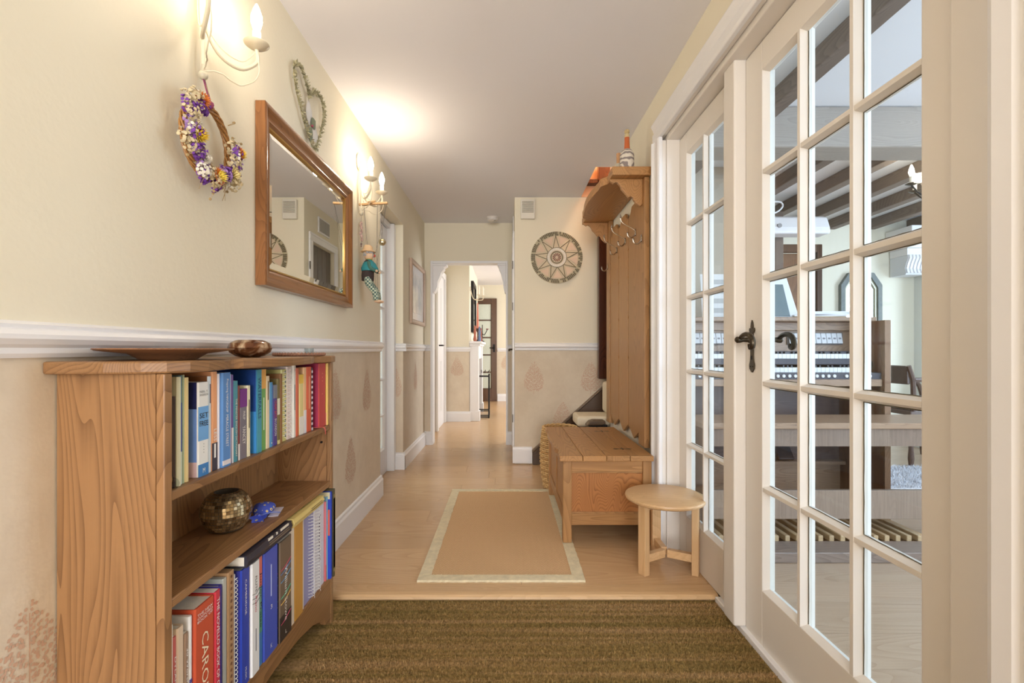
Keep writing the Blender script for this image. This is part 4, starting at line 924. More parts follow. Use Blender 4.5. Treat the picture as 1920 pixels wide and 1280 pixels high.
# heart of dried twigs
t = thing('heart_wreath', 'heart-shaped twig wreath with white paper leaves above the mirror', 'wreath', (WX, 2.07, 1.89))
hp = [(2.12, 1.885), (2.04, 1.925), (1.985, 1.985), (1.935, 2.05), (1.915, 2.115), (1.945, 2.160), (2.0, 2.150), (2.04, 2.115), (2.058, 2.088), (2.10, 2.128), (2.155, 2.146), (2.205, 2.135), (2.222, 2.09), (2.205, 2.03), (2.17, 1.96)]
H = spline([(WX+.016, y, z) for y, z in hp], 5, True)
TWG = pm('sage_twig', (150, 140, 104), .9, var=.2, vs=80); HL = pm('sage_leaf', (176, 168, 134), .9, var=.2, vs=60)
MB().tube(H, .0032, 6, True).build('twig_ring', TWG, t, smooth=True)
m = MB(); r = random.Random(8)
for i, p in enumerate(H):
    for k in range(8):
        d = Vector((r.uniform(0, 1), r.uniform(-1, 1), r.uniform(-1, 1))).normalized()*r.uniform(.012, .022); s = d.orthogonal().normalized()*.004; q = p+Vector((r.uniform(-.003, .003),)*3)
        m.add([q, q+d*.5+s, q+d, q+d*.5-s], [(0, 1, 2, 3)])
o = m.build('twig_leaves', HL, t); o['kind'] = 'stuff'
def big_leaf(P, D, L, W, mat, nm):
    D = Vector(D).normalized(); S = Vector((1, 0, 0)).cross(D).normalized(); m = MB(); P = Vector(P); top = []; bot = []
    for i in range(9):
        f_ = i/8; w = W*math.sin(PI*f_**.8)
        top.append((P+D*L*f_+S*w, P+D*L*f_-S*w, P+D*L*f_+Vector((.004*math.sin(PI*f_), 0, 0))))
    vs = [q for tr in top for q in tr]; fs = []
    for i in range(8):
        a, b = i*3, (i+1)*3; fs += [(a, b, b+2, a+2), (a+2, b+2, b+1, a+1)]
    m.add(vs, fs); m.build(nm, mat, t, smooth=True)
PAPL = pm('white_paper_leaf', (226, 222, 216), .7); GRL = pm('grey_green_leaf', (128, 134, 108), .8)
big_leaf((WX+.014, 2.075, 1.965), (0, -.12, 1), .115, .034, PAPL, 'paper_leaf'); big_leaf((WX+.014, 2.085, 1.965), (0, 1, -.25), .095, .036, PAPL, 'paper_leaf')
big_leaf((WX+.020, 2.08, 1.97), (0, .5, .45), .06, .026, GRL, 'green_leaf'); big_leaf((WX+.020, 2.075, 1.965), (0, -.1, -1), .075, .022, GRL, 'green_leaf')
MB().ball((WX+.024, 2.078, 1.967), .006, 8).build('berry', pm('berry', (150, 60, 80), .4), t, smooth=True)
MB().tube(spline([(WX+.016, 2.058, 2.09), (WX+.014, 2.065, 2.03), (WX+.016, 2.078, 1.967)], 4), .0012, 5).build('wire', TWG, t)

# puppet hanging from the far sconce
px, py = WX+.062, 2.795
t = thing('marionette', 'clown puppet in turquoise cape hanging on strings from the sconce', 'puppet', (px, py, 1.27))
HS = pm('puppet_skin', (224, 186, 150), .7)
MB().ball((px, py, 1.552), (.030, .028, .034), 16).build('head', HS, t, smooth=True)
MB().lathe([(.040, 0), (.044, .002), (.038, .006), (.029, .012), (.026, .030), (.018, .040), (0, .043)], (px-.004, py-.004, 1.565), 20).build('hat', pm('puppet_straw', (222, 186, 142), .8), t, smooth=True)
MB().ball((px+.030, py+.008, 1.546), .0085, 10).build('nose', pm('puppet_nose', (206, 74, 56), .5), t, smooth=True)
for s in (-1, 1): MB().ball((px+.027, py+.004+s*.011, 1.560), .0035, 8).build('eye', BLACKI, t)
m = MB(); r = random.Random(2)
for i in range(26): a = r.uniform(0, 2*PI); m.ball((px+.028*math.cos(a)*.9, py+.03*math.sin(a), 1.553+r.uniform(-.012, .014)), .0065, 6)
o = m.build('hair', pm('puppet_hair', (170, 168, 166), .9), t)
def loft(rings, mat, nm, par=t, n=14):
    vs = []; 
    for c, rx, ry in rings: vs += [(c[0]+rx*math.cos(2*PI*k/n), c[1]+ry*math.sin(2*PI*k/n), c[2]) for k in range(n)]
    fs = [(i*n+k, i*n+(k+1) % n, (i+1)*n+(k+1) % n, (i+1)*n+k) for i in range(len(rings)-1) for k in range(n)] + [list(range(n)), list(range(len(vs)-n, len(vs)))]
    return MB().add(vs, fs).build(nm, mat, par, smooth=True)
loft([((px-.006, py, 1.40), .034, .036), ((px-.006, py, 1.43), .036, .038), ((px-.003, py, 1.47), .034, .036), ((px, py, 1.51), .026, .028), ((px, py, 1.525), .012, .012)], pm('puppet_waistcoat', (62, 48, 44), .85), 'torso')
loft([((px+.006, py, 1.455), .048, .044), ((px+.006, py, 1.470), .050, .046), ((px+.004, py, 1.50), .036, .036), ((px, py, 1.524), .014, .014)], pm('puppet_cape', (46, 136, 142), .7), 'cape')
MB().lathe([(.010, 0), (.022, .004), (.012, .010)], (px+.002, py, 1.519), 16).build('collar', pm('puppet_collar', (230, 200, 90), .7), t, smooth=True)
def check_mat():
    m, tt, b = nt_new('puppet_check'); tc = N(tt, 'ShaderNodeTexCoord'); c = N(tt, 'ShaderNodeTexChecker'); c.inputs['Scale'].default_value = 95
    c.inputs['Color1'].default_value = lin((70, 96, 92)); c.inputs['Color2'].default_value = lin((190, 196, 170)); tt.links.new(tc.outputs['Object'], c.inputs['Vector']); tt.links.new(c.outputs[0], b.inputs['Base Color']); b.inputs['Roughness'].default_value = .85
    return m
CHK = check_mat()
for s in (-1, 1):
    MB().tube(spline([(px-.004, py+s*.017, 1.415), (px+.010, py+s*.020, 1.375), (px+.040, py+s*.021, 1.335), (px+.048, py+s*.021, 1.305), (px+.048, py+s*.021, 1.285)], 4), [.022, .022, .021, .021, .02, .02, .02, .019, .019, .018, .018, .018, .018, .0175, .0175, .017, .017], 10).build('trouser_leg', CHK, t, smooth=True)
    MB().ball((px+.060, py+s*.021, 1.279), (.024, .012, .009), 10).build('shoe', HS, t, smooth=True)
    MB().tube(spline([(px+.008, py+s*.032, 1.505), (px+.020, py+s*.042, 1.470), (px+.046, py+s*.034, 1.455)], 4), .010, 8).build('sleeve', pm('puppet_sleeve', (70, 110, 96), .8), t, smooth=True)
    MB().ball((px+.054, py+s*.032, 1.452), .0085, 8).build('hand', HS, t, smooth=True)
BAR = wood('control_bar', (206, 166, 116), (170, 126, 78), 'y', rings=30)
cbz = 1.846
MB(rot_map((px, py, cbz), -.06, 'y')).box(WX+.006, WX+.172, py-.009, py+.009, cbz-.006, cbz+.006).build('control_bar', BAR, t, bevel=.002)
MB(rot_map((px, py, cbz+.01), .35, 'x')).box(px+.010, px+.026, py-.06, py+.06, cbz+.009, cbz+.020).build('control_bar', BAR, t, bevel=.002)
STR = pm('string', (92, 84, 78), .8)
for a, b in (((WX+.165, py, cbz), (px+.03, py-.042, 1.46)), ((WX+.165, py, cbz), (px+.03, py+.042, 1.46)), ((px-.03, py, cbz+.02), (px-.01, py-.01, 1.60)), ((px-.03, py, cbz+.02), (px-.01, py+.01, 1.60)), ((px+.05, py, cbz), (px+.045, py-.021, 1.30)), ((px+.05, py, cbz), (px+.045, py+.021, 1.30))):
    MB().tube([a, b], .0007, 4).build('string', STR, t)
o = thing('silver_bauble', 'small silver ball hanging beside the puppet', 'ornament', (WX+.11, 2.915, 1.63))
MB().ball((WX+.11, 2.915, 1.652), .022, 18).build('ball', pm('silver_gold', (206, 194, 160), .2, .9, bump=.4, bs=120), o, smooth=True)
MB().tube([(WX+.11, 2.915, 1.674), (WX+.108, 2.908, 1.862)], .0007, 4).build('string', STR, o)
o = thing('hanging_charm', 'small pink shell charm hanging under the far sconce', 'ornament', (WX+.02, 2.79, 1.60))
CHM = pm('charm_pink', (206, 170, 158), .6, var=.2, vs=60)
m = MB()
for i in range(7): m.ball((WX+.02+.004*math.sin(i*2), 2.79+.010*math.cos(i*2.2), 1.64+i*.016), (.008, .010, .011), 8)
m.build('shell_bunch', CHM, o, smooth=True)
MB().tube([(WX+.02, 2.79, 1.60), (WX+.02, 2.79, 1.776)], .0008, 4).ball((WX+.02, 2.79, 1.612), .006, 8).ball((WX+.02, 2.79, 1.60), .005, 8).build('beaded_string', pm('charm_beads', (120, 96, 90), .5), o)

# framed picture beyond the doorway
t = thing('framed_picture', 'pale watercolour in a limed wood frame beyond the doorway', 'picture', (WX, 4.60, 1.23))
LIME = wood('limed_frame', (196, 170, 148), (166, 140, 118), 'z', rings=20)
pf = [(0, .002), (0, .024), (.006, .028), (.034, .026), (.04, .018), (.04, .002)]
frame4(4.26, 4.95, 1.235, 1.815, pf, LIME, LIME, t)
def paint_mat():
    m, tt, b = nt_new('faded_watercolour'); tc = N(tt, 'ShaderNodeTexCoord'); n = N(tt, 'ShaderNodeTexNoise'); n.inputs['Scale'].default_value = 7; n.inputs['Detail'].default_value = 5
    tt.links.new(tc.outputs['Object'], n.inputs['Vector']); r = N(tt, 'ShaderNodeValToRGB'); e = r.color_ramp.elements
    e[0].position = .35; e[0].color = lin((176, 182, 186)); e[1].position = .6; e[1].color = lin((228, 226, 222)); tt.links.new(n.outputs['Fac'], r.inputs['Fac']); tt.links.new(r.outputs[0], b.inputs['Base Color']); b.inputs['Roughness'].default_value = .1
    return m
MB().box(WX+.004, WX+.010, 4.29, 4.92, 1.265, 1.785).build('print_mount', pm('mount_white', (224, 224, 226), .12), t)
MB().box(WX+.010, WX+.012, 4.38, 4.83, 1.34, 1.71).build('painting', paint_mat(), t)

# vent, detector, wall vent
t = thing('wall_vent', 'white louvred box vent above the mosaic disc', 'vent', (.183, 4.2, 2.135))
MB().box(.122, .246, 4.165, 4.199, 2.135, 2.305).build('housing', pm('vent_white', (232, 226, 212), .5), t, bevel=.005)
for i in range(8): MB(rot_map((.18, 4.163, 2.19+i*.013), -.5, 'x')).box(.134, .234, 4.158, 4.166, 2.189+i*.013, 2.192+i*.013).build('louvre', pm('louvre_grey', (190, 184, 170), .5), t)
t = thing('side_vent', 'small twin-grille white vent above the dark plank door', 'vent', (.07, 4.65, 2.12))
MB().box(.058, .069, 4.50, 4.78, 2.10, 2.25).build('plate', WHITE, t, bevel=.003)
for a in (4.515, 4.645): MB().box(.055, .060, a, a+.12, 2.115, 2.235).build('grille', pm('grille_grey', (170, 166, 160), .6), t)
t = thing('smoke_alarm', 'round white smoke alarm on the hall ceiling', 'smoke alarm', (-.14, 4.83, CH-.04))
MB().lathe([(0, 0), (.040, 0), (.052, .008), (.056, .020), (.056, .030), (.062, .034), (.062, .0395), (0, .0395)], (-.14, 4.83, CH-.04), 28).build('body', pm('alarm_white', (232, 226, 220), .5), t, smooth=True)
MB().lathe([(0, 0), (.012, 0), (.012, .003), (0, .003)], (-.12, 4.80, CH-.0425), 12).build('test_button', pm('alarm_grey', (190, 184, 176), .5), t)

# round mosaic disc
cx, cz, R = .437, 1.803, .226; yw = 4.199
t = thing('mosaic_disc', 'round mosaic wall disc with star pattern and olive rim', 'wall art', (cx, yw, cz-R))
MB().lathe([(0, 0), (R, 0), (R, -.010), (R-.004, -.012), (0, -.012)], (cx, yw, cz), 64, 'y').build('base', pm('disc_sand', (214, 198, 170), .8, bump=.3, bs=200), t, smooth=True)
OL = pm('olive_tesserae', (108, 98, 68), .5); OL2 = pm('pale_tesserae', (190, 180, 146), .5); BRN = pm('rust_tesserae', (134, 86, 66), .5); WTS = pm('white_tesserae', (232, 226, 214), .4); PNK = pm('pink_sand', (222, 196, 172), .8)
m = MB(); r = random.Random(9)
def tess(a0, a1, r0, r1, mi, h=.0155):
    q = [(cx+rr_*math.cos(a), 0, cz+rr_*math.sin(a)) for rr_, a in ((r0, a0), (r1, a0), (r1, a1), (r0, a1))]
    m.add([(x, yw-.011, z) for x, _, z in q]+[(x, yw-h, z) for x, _, z in q], [(4,5,6,7),(0,1,5,4),(1,2,6,5),(2,3,7,6),(3,0,4,7)], mi)
for ring, (r0, r1, n) in enumerate(((.203, .2245, 90), (.190, .202, 84))):
    for i in range(n): tess(2*PI*i/n+.008, 2*PI*(i+1)/n-.008, r0, r1, 0 if r.random() < .75 else 1)
o = m.build('rim_tesserae', [OL, OL2], t); o['kind'] = 'stuff'
m = MB()
for i in range(30): tess(2*PI*i/30+.02, 2*PI*(i+1)/30-.02, .062, .083, 0)
o = m.build('white_tesserae_ring', [WTS], t)
m = MB()
for i in range(40): tess(2*PI*i/40+.01, 2*PI*(i+1)/40-.01, .046, .054, 0); tess(2*PI*i/40+.01, 2*PI*(i+1)/40-.01, .084, .088, 0)
o = m.build('olive_tesserae_ring', [OL], t); o['kind'] = 'stuff'
m = MB()
for i in range(12): tess(2*PI*i/12+.1, 2*PI*(i+1)/12-.1, .014, .037, 0)
m.build('rust_petal_ring', [BRN], t)
MB().lathe([(0, 0), (.008, 0), (.008, -.004), (0, -.005)], (cx, yw-.012, cz), 14, 'y').build('centre_stone', PNK, t)
ns = 9
for i in range(ns):
    a = 2*PI*(i+.32)/ns; tip = (cx+.189*math.cos(a), cz+.189*math.sin(a))
    for s in (-1, 1):
        b = a+s*PI/ns*.92; q = (cx+.086*math.cos(b), cz+.086*math.sin(b))
        MB().tube([(q[0], yw-.013, q[1]), (tip[0], yw-.013, tip[1])], .0028, 5).build('star_line', OL, t)
    a2 = a+PI/ns
    tri = [(cx+.183*math.cos(a2-.22), cz+.183*math.sin(a2-.22)), (cx+.183*math.cos(a2+.22), cz+.183*math.sin(a2+.22)), (cx+.112*math.cos(a2), cz+.112*math.sin(a2))]
    MB().prism(tri, 'y', yw-.0135, yw-.0115).build('pink_field', PNK, t)

# ================================================================== floor rug
def sisal():
    m, tt, b = nt_new('herringbone_sisal'); g = N(tt, 'ShaderNodeTexCoord'); s = N(tt, 'ShaderNodeSeparateXYZ'); tt.links.new(g.outputs['Object'], s.inputs[0])
    pg = N(tt, 'ShaderNodeMath', operation='PINGPONG'); pg.inputs[1].default_value = .017; tt.links.new(s.outputs['X'], pg.inputs[0])
    ad = N(tt, 'ShaderNodeMath', operation='ADD'); tt.links.new(s.outputs['Y'], ad.inputs[0]); tt.links.new(pg.outputs[0], ad.inputs[1])
    ml = N(tt, 'ShaderNodeMath', operation='MULTIPLY'); ml.inputs[1].default_value = 2*PI/.011; tt.links.new(ad.outputs[0], ml.inputs[0])
    sn = N(tt, 'ShaderNodeMath', operation='SINE'); tt.links.new(ml.outputs[0], sn.inputs[0])
    n = N(tt, 'ShaderNodeTexNoise'); n.inputs['Scale'].default_value = 220; tt.links.new(g.outputs['Object'], n.inputs['Vector'])
    mr = N(tt, 'ShaderNodeMapRange'); mr.inputs['From Min'].default_value = -1; tt.links.new(sn.outputs[0], mr.inputs['Value'])
    mx = N(tt, 'ShaderNodeMix', data_type='FLOAT'); mx.inputs[0].default_value = .4; tt.links.new(mr.outputs[0], mx.inputs[2]); tt.links.new(n.outputs['Fac'], mx.inputs[3])
    r = N(tt, 'ShaderNodeValToRGB'); e = r.color_ramp.elements; e[0].position = .15; e[0].color = lin((178, 138, 98)); e[1].position = .85; e[1].color = lin((238, 202, 158))
    tt.links.new(mx.outputs[0], r.inputs['Fac']); tt.links.new(r.outputs[0], b.inputs['Base Color']); b.inputs['Roughness'].default_value = .95; b.inputs['Specular IOR Level'].default_value = .1
    bp = N(tt, 'ShaderNodeBump'); bp.inputs['Strength'].default_value = .5; bp.inputs['Distance'].default_value = .003; tt.links.new(mx.outputs[0], bp.inputs['Height']); tt.links.new(bp.outputs['Normal'], b.inputs['Normal'])
    return m
t = thing('sisal_rug', 'beige herringbone sisal rug with cream cloth border', 'rug', (-.025, 2.72, 0))
RX0, RX1, RY0, RY1, BW = -.385, .338, 2.058, 3.405, .052
MB().box(RX0+.01, RX1-.01, RY0+.01, RY1-.01, .001, .008).build('weave', sisal(), t)
TAPE = pm('cream_tape', (222, 208, 174), .9, var=.1, vs=40, bump=.4, bs=180)
def tape(x0, x1, y0, y1, seed, along):
    r = random.Random(seed); n = 60; a = []; b = []
    for i in range(n+1):
        f_ = i/n
        if along == 'x': a.append((x0+(x1-x0)*f_, y0+(r.uniform(0, .004) if seed < 3 else r.uniform(0, .0015)))); b.append((x0+(x1-x0)*f_, y1+r.uniform(0, .003)))
        else: a.append((x0+r.uniform(0, .0015), y0+(y1-y0)*f_)); b.append((x1+r.uniform(0, .003), y0+(y1-y0)*f_))
    poly = a+b[::-1]
    MB().prism(poly, 'z', .0005, .0105).build('border', TAPE, t)
tape(RX0, RX1, RY0, RY0+BW, 1, 'x'); tape(RX0, RX1, RY1-BW, RY1, 2, 'x'); tape(RX0, RX0+BW, RY0+BW+.004, RY1-BW-.004, 3, 'y'); tape(RX1-BW, RX1, RY0+BW+.004, RY1-BW-.004, 4, 'y')

# ================================================================== stool
sx, sy = .725, 2.20
t = thing('round_stool', 'low round pale oak stool on three legs', 'stool', (sx, sy, 0))
SR = .178; SH = .337
MB().lathe([(0, 0), (SR-.014, 0), (SR-.003, .006), (SR, .014), (SR-.002, .021), (SR-.008, .024), (0, .0245)], (sx, sy, SH-.0245), 56).build('seat', PALE_X, t, smooth=True)
for k in range(3):
    a = math.radians((-150, -30, 90)[k])
    TT = rot_map((sx, sy, 0), a)
    MB(TT).box(sx+.118, sx+.148, sy-.021, sy+.021, 0, SH-.025).build('leg', PALE_Z, t, bevel=.003)
    MB(TT).box(sx+.012, sx+.118, sy-.014, sy+.014, .055, .090).build('stretcher', PALE_X, t, bevel=.002)
    MB(TT).box(sx+.01, sx+.118, sy-.014, sy+.014, SH-.05, SH-.025).build('seat_bearer', PALE_X, t, bevel=.002)

# ================================================================== box bench
BXF, BXB, BN, BF = .288, .742, 2.455, 3.305
t = thing('box_bench', 'pine box bench with hinged plank lid under the coat rack', 'bench', (.51, 2.88, 0))
def lidfront(y):    # serpentine front edge
    f_ = (y-2.425)/(3.335-2.425)
    return .262+.018*math.exp(-((f_-.16)/.055)**2)+.018*math.exp(-((f_-.84)/.055)**2)+(.006 if f_ < .1 or f_ > .9 else 0)
ys = [2.425+(3.335-2.425)*i/40 for i in range(41)]
edges = [None, .385, .505, .625, .745]
for k in range(4):
    if k == 0: poly = [(lidfront(y), y) for y in ys] + [(edges[1]-.001, 3.335), (edges[1]-.001, 2.425)]
    else: poly = [(edges[k]+.001, 2.425), (edges[k]+.001, 3.335), (edges[k+1]-.001, 3.335), (edges[k+1]-.001, 2.425)]
    MB().prism(poly, 'z', .434, .462).build('lid_plank', PINE_Y, t, bevel=.003)
for (x0, y0) in ((BXF, BN), (BXF, BF-.045), (BXB-.045, BN), (BXB-.045, BF-.045)): MB().box(x0, x0+.045, y0, y0+.045, .0115 if x0 < .5 else .0005, .4335).build('leg', PINE_Z, t, bevel=.003)
PINE_X = wood('waxed_pine_crosswise', (176, 128, 76), (136, 92, 48), 'x', rings=7)
FIG = wood('figured_pine', (172, 112, 58), (128, 76, 34), 'z', rings=9, dist=9, streak=.25, gstretch=.3)
for y0, y1 in ((BN+.006, BN+.03), (BF-.03, BF-.006)):
    MB().box(BXF+.045, BXB-.045, y0, y1, .375, .433).build('end_rail', PINE_X, t, bevel=.002); MB().box(BXF+.045, BXB-.045, y0, y1, .10, .158).build('end_rail', PINE_X, t, bevel=.002)
    MB().box(BXF+.045, BXB-.045, y0+.008, y1-.008, .158, .375).build('end_panel', FIG, t)
    MB().box(BXF+.045, BXB-.045, y0+.002, y0+.008, .366, .375).box(BXF+.045, BXB-.045, y0+.002, y0+.008, .158, .167).build('bead', PINE_X, t, bevel=.0015)
for x0, x1 in ((BXF+.006, BXF+.03), (BXB-.03, BXB-.006)):
    MB().box(x0, x1, BN+.045, BF-.045, .375, .433).box(x0, x1, BN+.045, BF-.045, .10, .158).build('front_rail' if x0 < .5 else 'back_rail', PINE_Y, t, bevel=.002)
    MB().box(x0+.008, x1-.008, BN+.045, BF-.045, .158, .375).build('front_panel' if x0 < .5 else 'back_panel', PINE_Y, t)
MB().box(BXF+.006, BXF+.03, BN+.4, BN+.45, .158, .375).build('muntin', PINE_Z, t, bevel=.002)
MB().box(BXF+.03, BXB-.03, BN+.03, BF-.03, .102, .115).build('box_floor', PINE_Y, t)
for y in (2.60, 3.16):
    m = MB(); 
    for s in (-1, 1): m.add([(.626, y-.016, .4623), (.626+s*.012, y-.006, .4623), (.626+s*.04, y-.016, .4623), (.626+s*.052, y, .4623), (.626+s*.04, y+.016, .4623), (.626+s*.012, y+.006, .4623), (.626, y+.016, .4623)], [(0,1,2,3,4,5,6)]); 
    m.tube([(.626, y-.018, .464), (.626, y+.018, .464)], .003, 6); m.build('hinge', IRON, t)

# ================================================================== coat rack on the right wall
RB0, RB1 = 2.605, 3.60
t = thing('coat_rack', 'pine coat rack with plank back, shaped shelf and hooks', 'coat rack', (.765, 2.95, 0))
for y, w_ in ((RB0, .12), (RB1-.10, .10)): MB().box(.748, .776, y, y+w_, .465, 1.938).build('upright', PINE_Z, t, bevel=.003)
n = 3; gap = .011; w = (RB1-RB0-.22-gap*(n+1))/n
for i in range(n):
    y0 = RB0+.12+gap+i*(w+gap); zb = .472
    poly = [(y0, zb+.055), (y0+w/2, zb), (y0+w, zb+.055), (y0+w, 1.93), (y0, 1.93)]
    # notched edges
    L_ = [(y0, zb+.06), (y0+w*.5, zb+.0), (y0+w, zb+.06)]
    for z in (.95, 1.2, 1.45, 1.62): L_ += [(y0+w, z-.012), (y0+w-.007, z), (y0+w, z+.012)]
    L_ += [(y0+w, 1.815), (y0+w*.93, 1.818), (y0+w*.80, 1.835), (y0+w*.70, 1.865), (y0+w*.30, 1.865), (y0+w*.20, 1.835), (y0+w*.07, 1.818), (y0, 1.815)]
    for z in (1.62, 1.45, 1.2, .95): L_ += [(y0, z+.012), (y0+.007, z), (y0, z-.012)]
    MB().prism(L_, 'x', .756, .772).build('back_plank', PINE_Z, t, bevel=.002)
for z in (.62, 1.70): MB().box(.7725, .779, RB0+.12, RB1-.10, z, z+.07).build('batten', PINE_Y, t)
def shf(y):
    f_ = (y-RB0+.025)/(RB1-RB0+.05); f_ = min(f_, 1-f_)
    return .548-(.0 if f_ < .12 else .028*min(1, (f_-.12)/.07)) - (.022*math.sin(min(1, max(0, (f_-.24)/.26))*PI/2))+ (.014*math.exp(-((f_-.14)/.02)**2))
ys = [RB0-.025+(RB1-RB0+.05)*i/48 for i in range(49)]
MB().prism([(.778, ys[0])]+[(shf(y)+.02, y) for y in ys]+[(.778, ys[-1])], 'z', 1.939, 1.985).build('shelf', PINE_Y, t, bevel=.004)
br = [(x, z+.0085) for x, z in [(.75, 1.930), (.565, 1.930), (.572, 1.917), (.590, 1.905), (.598, 1.912), (.612, 1.908), (.625, 1.893), (.632, 1.875), (.655, 1.85), (.672, 1.828), (.684, 1.834), (.695, 1.828), (.700, 1.812), (.715, 1.795), (.735, 1.78), (.75, 1.79)]]
br = [(min(.748, x), z) for x, z in br]
for y in (RB0+.035, RB1-.05): MB().prism(br, 'y', y, y+.024).build('bracket', PINE_Y, t, bevel=.003)
for i, (y, z, x) in enumerate(((2.655, 1.615, .747), (2.81, 1.685, .755), (3.05, 1.688, .755), (3.285, 1.68, .755), (3.54, 1.61, .747))):
    h = MB().lathe([(.009, 0), (.010, -.003), (.007, -.005), (0, -.005)], (x, y, z), 10, 'x', sy=2.4).build('hook', STEEL, t, smooth=True)
    MB().tube(spline([(x-.004, y, z-.012), (x-.02, y, z-.030), (x-.040, y, z-.026), (x-.046, y, z-.008)], 5), [.0042]*16, 8).ball((x-.046, y, z-.004), .006, 8).build('lower_prong', STEEL, h, smooth=True)
    if i in (1, 2, 3): MB().tube(spline([(x-.004, y, z+.012), (x-.03, y, z+.030), (x-.075, y, z+.055), (x-.088, y, z+.085)], 5), .0036, 8).lathe([(.003, 0), (.006, .004), (.005, .012), (.002, .022)], (x-.088, y, z+.083), 8).build('upper_prong', STEEL, h, smooth=True)
# things on its shelf
t = thing('decoupage_bottle', 'bottle covered in grey swirls with orange neck on the coat rack', 'bottle', (.668, 2.665, 1.9855))
def dec_mat():
    m, tt, b = nt_new('decoupage'); tc = N(tt, 'ShaderNodeTexCoord'); w = N(tt, 'ShaderNodeTexWave', wave_type='RINGS'); w.inputs['Scale'].default_value = 14; w.inputs['Distortion'].default_value = 9; w.inputs['Detail'].default_value = 2
    tt.links.new(tc.outputs['Object'], w.inputs['Vector']); r = N(tt, 'ShaderNodeValToRGB'); e = r.color_ramp.elements; e[0].position = .3; e[0].color = lin((140, 128, 124)); e[1].position = .62; e[1].color = lin((220, 210, 194))
    tt.links.new(w.outputs['Fac'], r.inputs['Fac']); tt.links.new(r.outputs[0], b.inputs['Base Color']); b.inputs['Roughness'].default_value = .4
    return m
MB().lathe([(0.0000, 0.0000), (0.0360, 0.0000), (0.0390, 0.0034), (0.0390, 0.0881), (0.0360, 0.1040), (0.0260, 0.1175), (0.0170, 0.1243)], (.668, 2.665, 1.9855), 24).build('bottle_body', dec_mat(), t, smooth=True)
MB().lathe([(0.0165, 0.1226), (0.0150, 0.1412), (0.0135, 0.1695), (0.0135, 0.1898)], (.668, 2.665, 1.9855), 16).build('neck', pm('orange_foil', (196, 100, 52), .4), t, smooth=True)
MB().lathe([(0.0135, 0.1898), (0.0140, 0.2034), (0.0120, 0.2079)], (.668, 2.665, 1.9855), 16).build('neck_rim', pm('gold_foil', (206, 186, 140), .4), t, smooth=True)
MB().lathe([(0.0090, 0.2068), (0.0100, 0.2136), (0.0140, 0.2170), (0.0140, 0.2283), (0.0100, 0.2328), (0.0000, 0.2328)], (.668, 2.665, 1.9855), 14).build('stopper', pm('stopper_cork', (190, 168, 120), .7), t, smooth=True)
t = thing('corked_bottle', 'small clear corked bottle behind the swirled bottle', 'bottle', (.668, 2.86, 1.9855))
MB().lathe([(0.0000, 0.0000), (0.0220, 0.0000), (0.0231, 0.0060), (0.0231, 0.0675), (0.0165, 0.0930), (0.0149, 0.1020), (0.0149, 0.1200)], (.668, 2.86, 1.9855), 18).build('glass_body', pm('milky_glass', (216, 208, 190), .15), t, smooth=True)
MB().lathe([(0.0138, 0.1200), (0.0149, 0.1800), (0.0000, 0.1800)], (.668, 2.86, 1.9855), 14).build('cork', pm('cork', (208, 160, 116), .8), t, smooth=True)
t = thing('iron_ornament', 'small curled iron wire ornament at the coat rack end', 'ornament', (.62, 3.30, 1.9855))
MB().lathe([(.022, 0), (.022, .004), (.004, .008), (.004, .05), (.009, .058), (.004, .066), (0, .07)], (.62, 3.30, 1.9855), 12).build('stand', IRON, t, smooth=True)
MB().tube(spline([(.54, 3.30, 2.0), (.57, 3.30, 2.035), (.62, 3.30, 2.045), (.67, 3.30, 2.03), (.70, 3.30, 1.995)], 6), .003, 6).build('wire_arm', IRON, t, smooth=True)

# wicker basket
t = thing('wicker_basket', 'tall round wicker basket behind the bench', 'basket', (.385, 3.482, 0))
WK = pm('wicker', (214, 174, 116), .7, var=.15, vs=90); WK2 = pm('wicker_dark', (188, 146, 90), .7, var=.15, vs=90)
bxc, byc, bh = .385, 3.482, .44
def br_(z): return .112+.026*math.sin(PI*min(1, z/bh*.9))
for k in range(30):
    z = .010+k*.0142; n = 56
    MB().tube([(bxc+(br_(z)+(.004 if ((i//2+k) % 2) else -.003))*math.cos(2*PI*i/n), byc+(br_(z)+(.004 if ((i//2+k) % 2) else -.003))*math.sin(2*PI*i/n), z) for i in range(n)], .0062, 5, True).build('weave_ring', WK if k % 3 else WK2, t, smooth=True)
for i in range(28):
    a = 2*PI*i/28+.05
    MB().tube([(bxc+br_(z)*math.cos(a), byc+br_(z)*math.sin(a), z) for z in (0.003, .11, .22, .33, .435)], .004, 5).build('stake', WK2, t, smooth=True)
for j in range(2):
    MB().tube([(bxc+(br_(.43)+.004*math.cos(9*2*PI*i/72+j*PI))*math.cos(2*PI*i/72), byc+(br_(.43)+.004*math.cos(9*2*PI*i/72+j*PI))*math.sin(2*PI*i/72), .437+.005*math.sin(9*2*PI*i/72+j*PI)) for i in range(72)], .006, 6, True).build('rim', WK, t, smooth=True)
MB().lathe([(0, 0), (.105, 0), (.105, .006), (0, .006)], (bxc, byc, .003), 28).build('basket_floor', WK2, t)

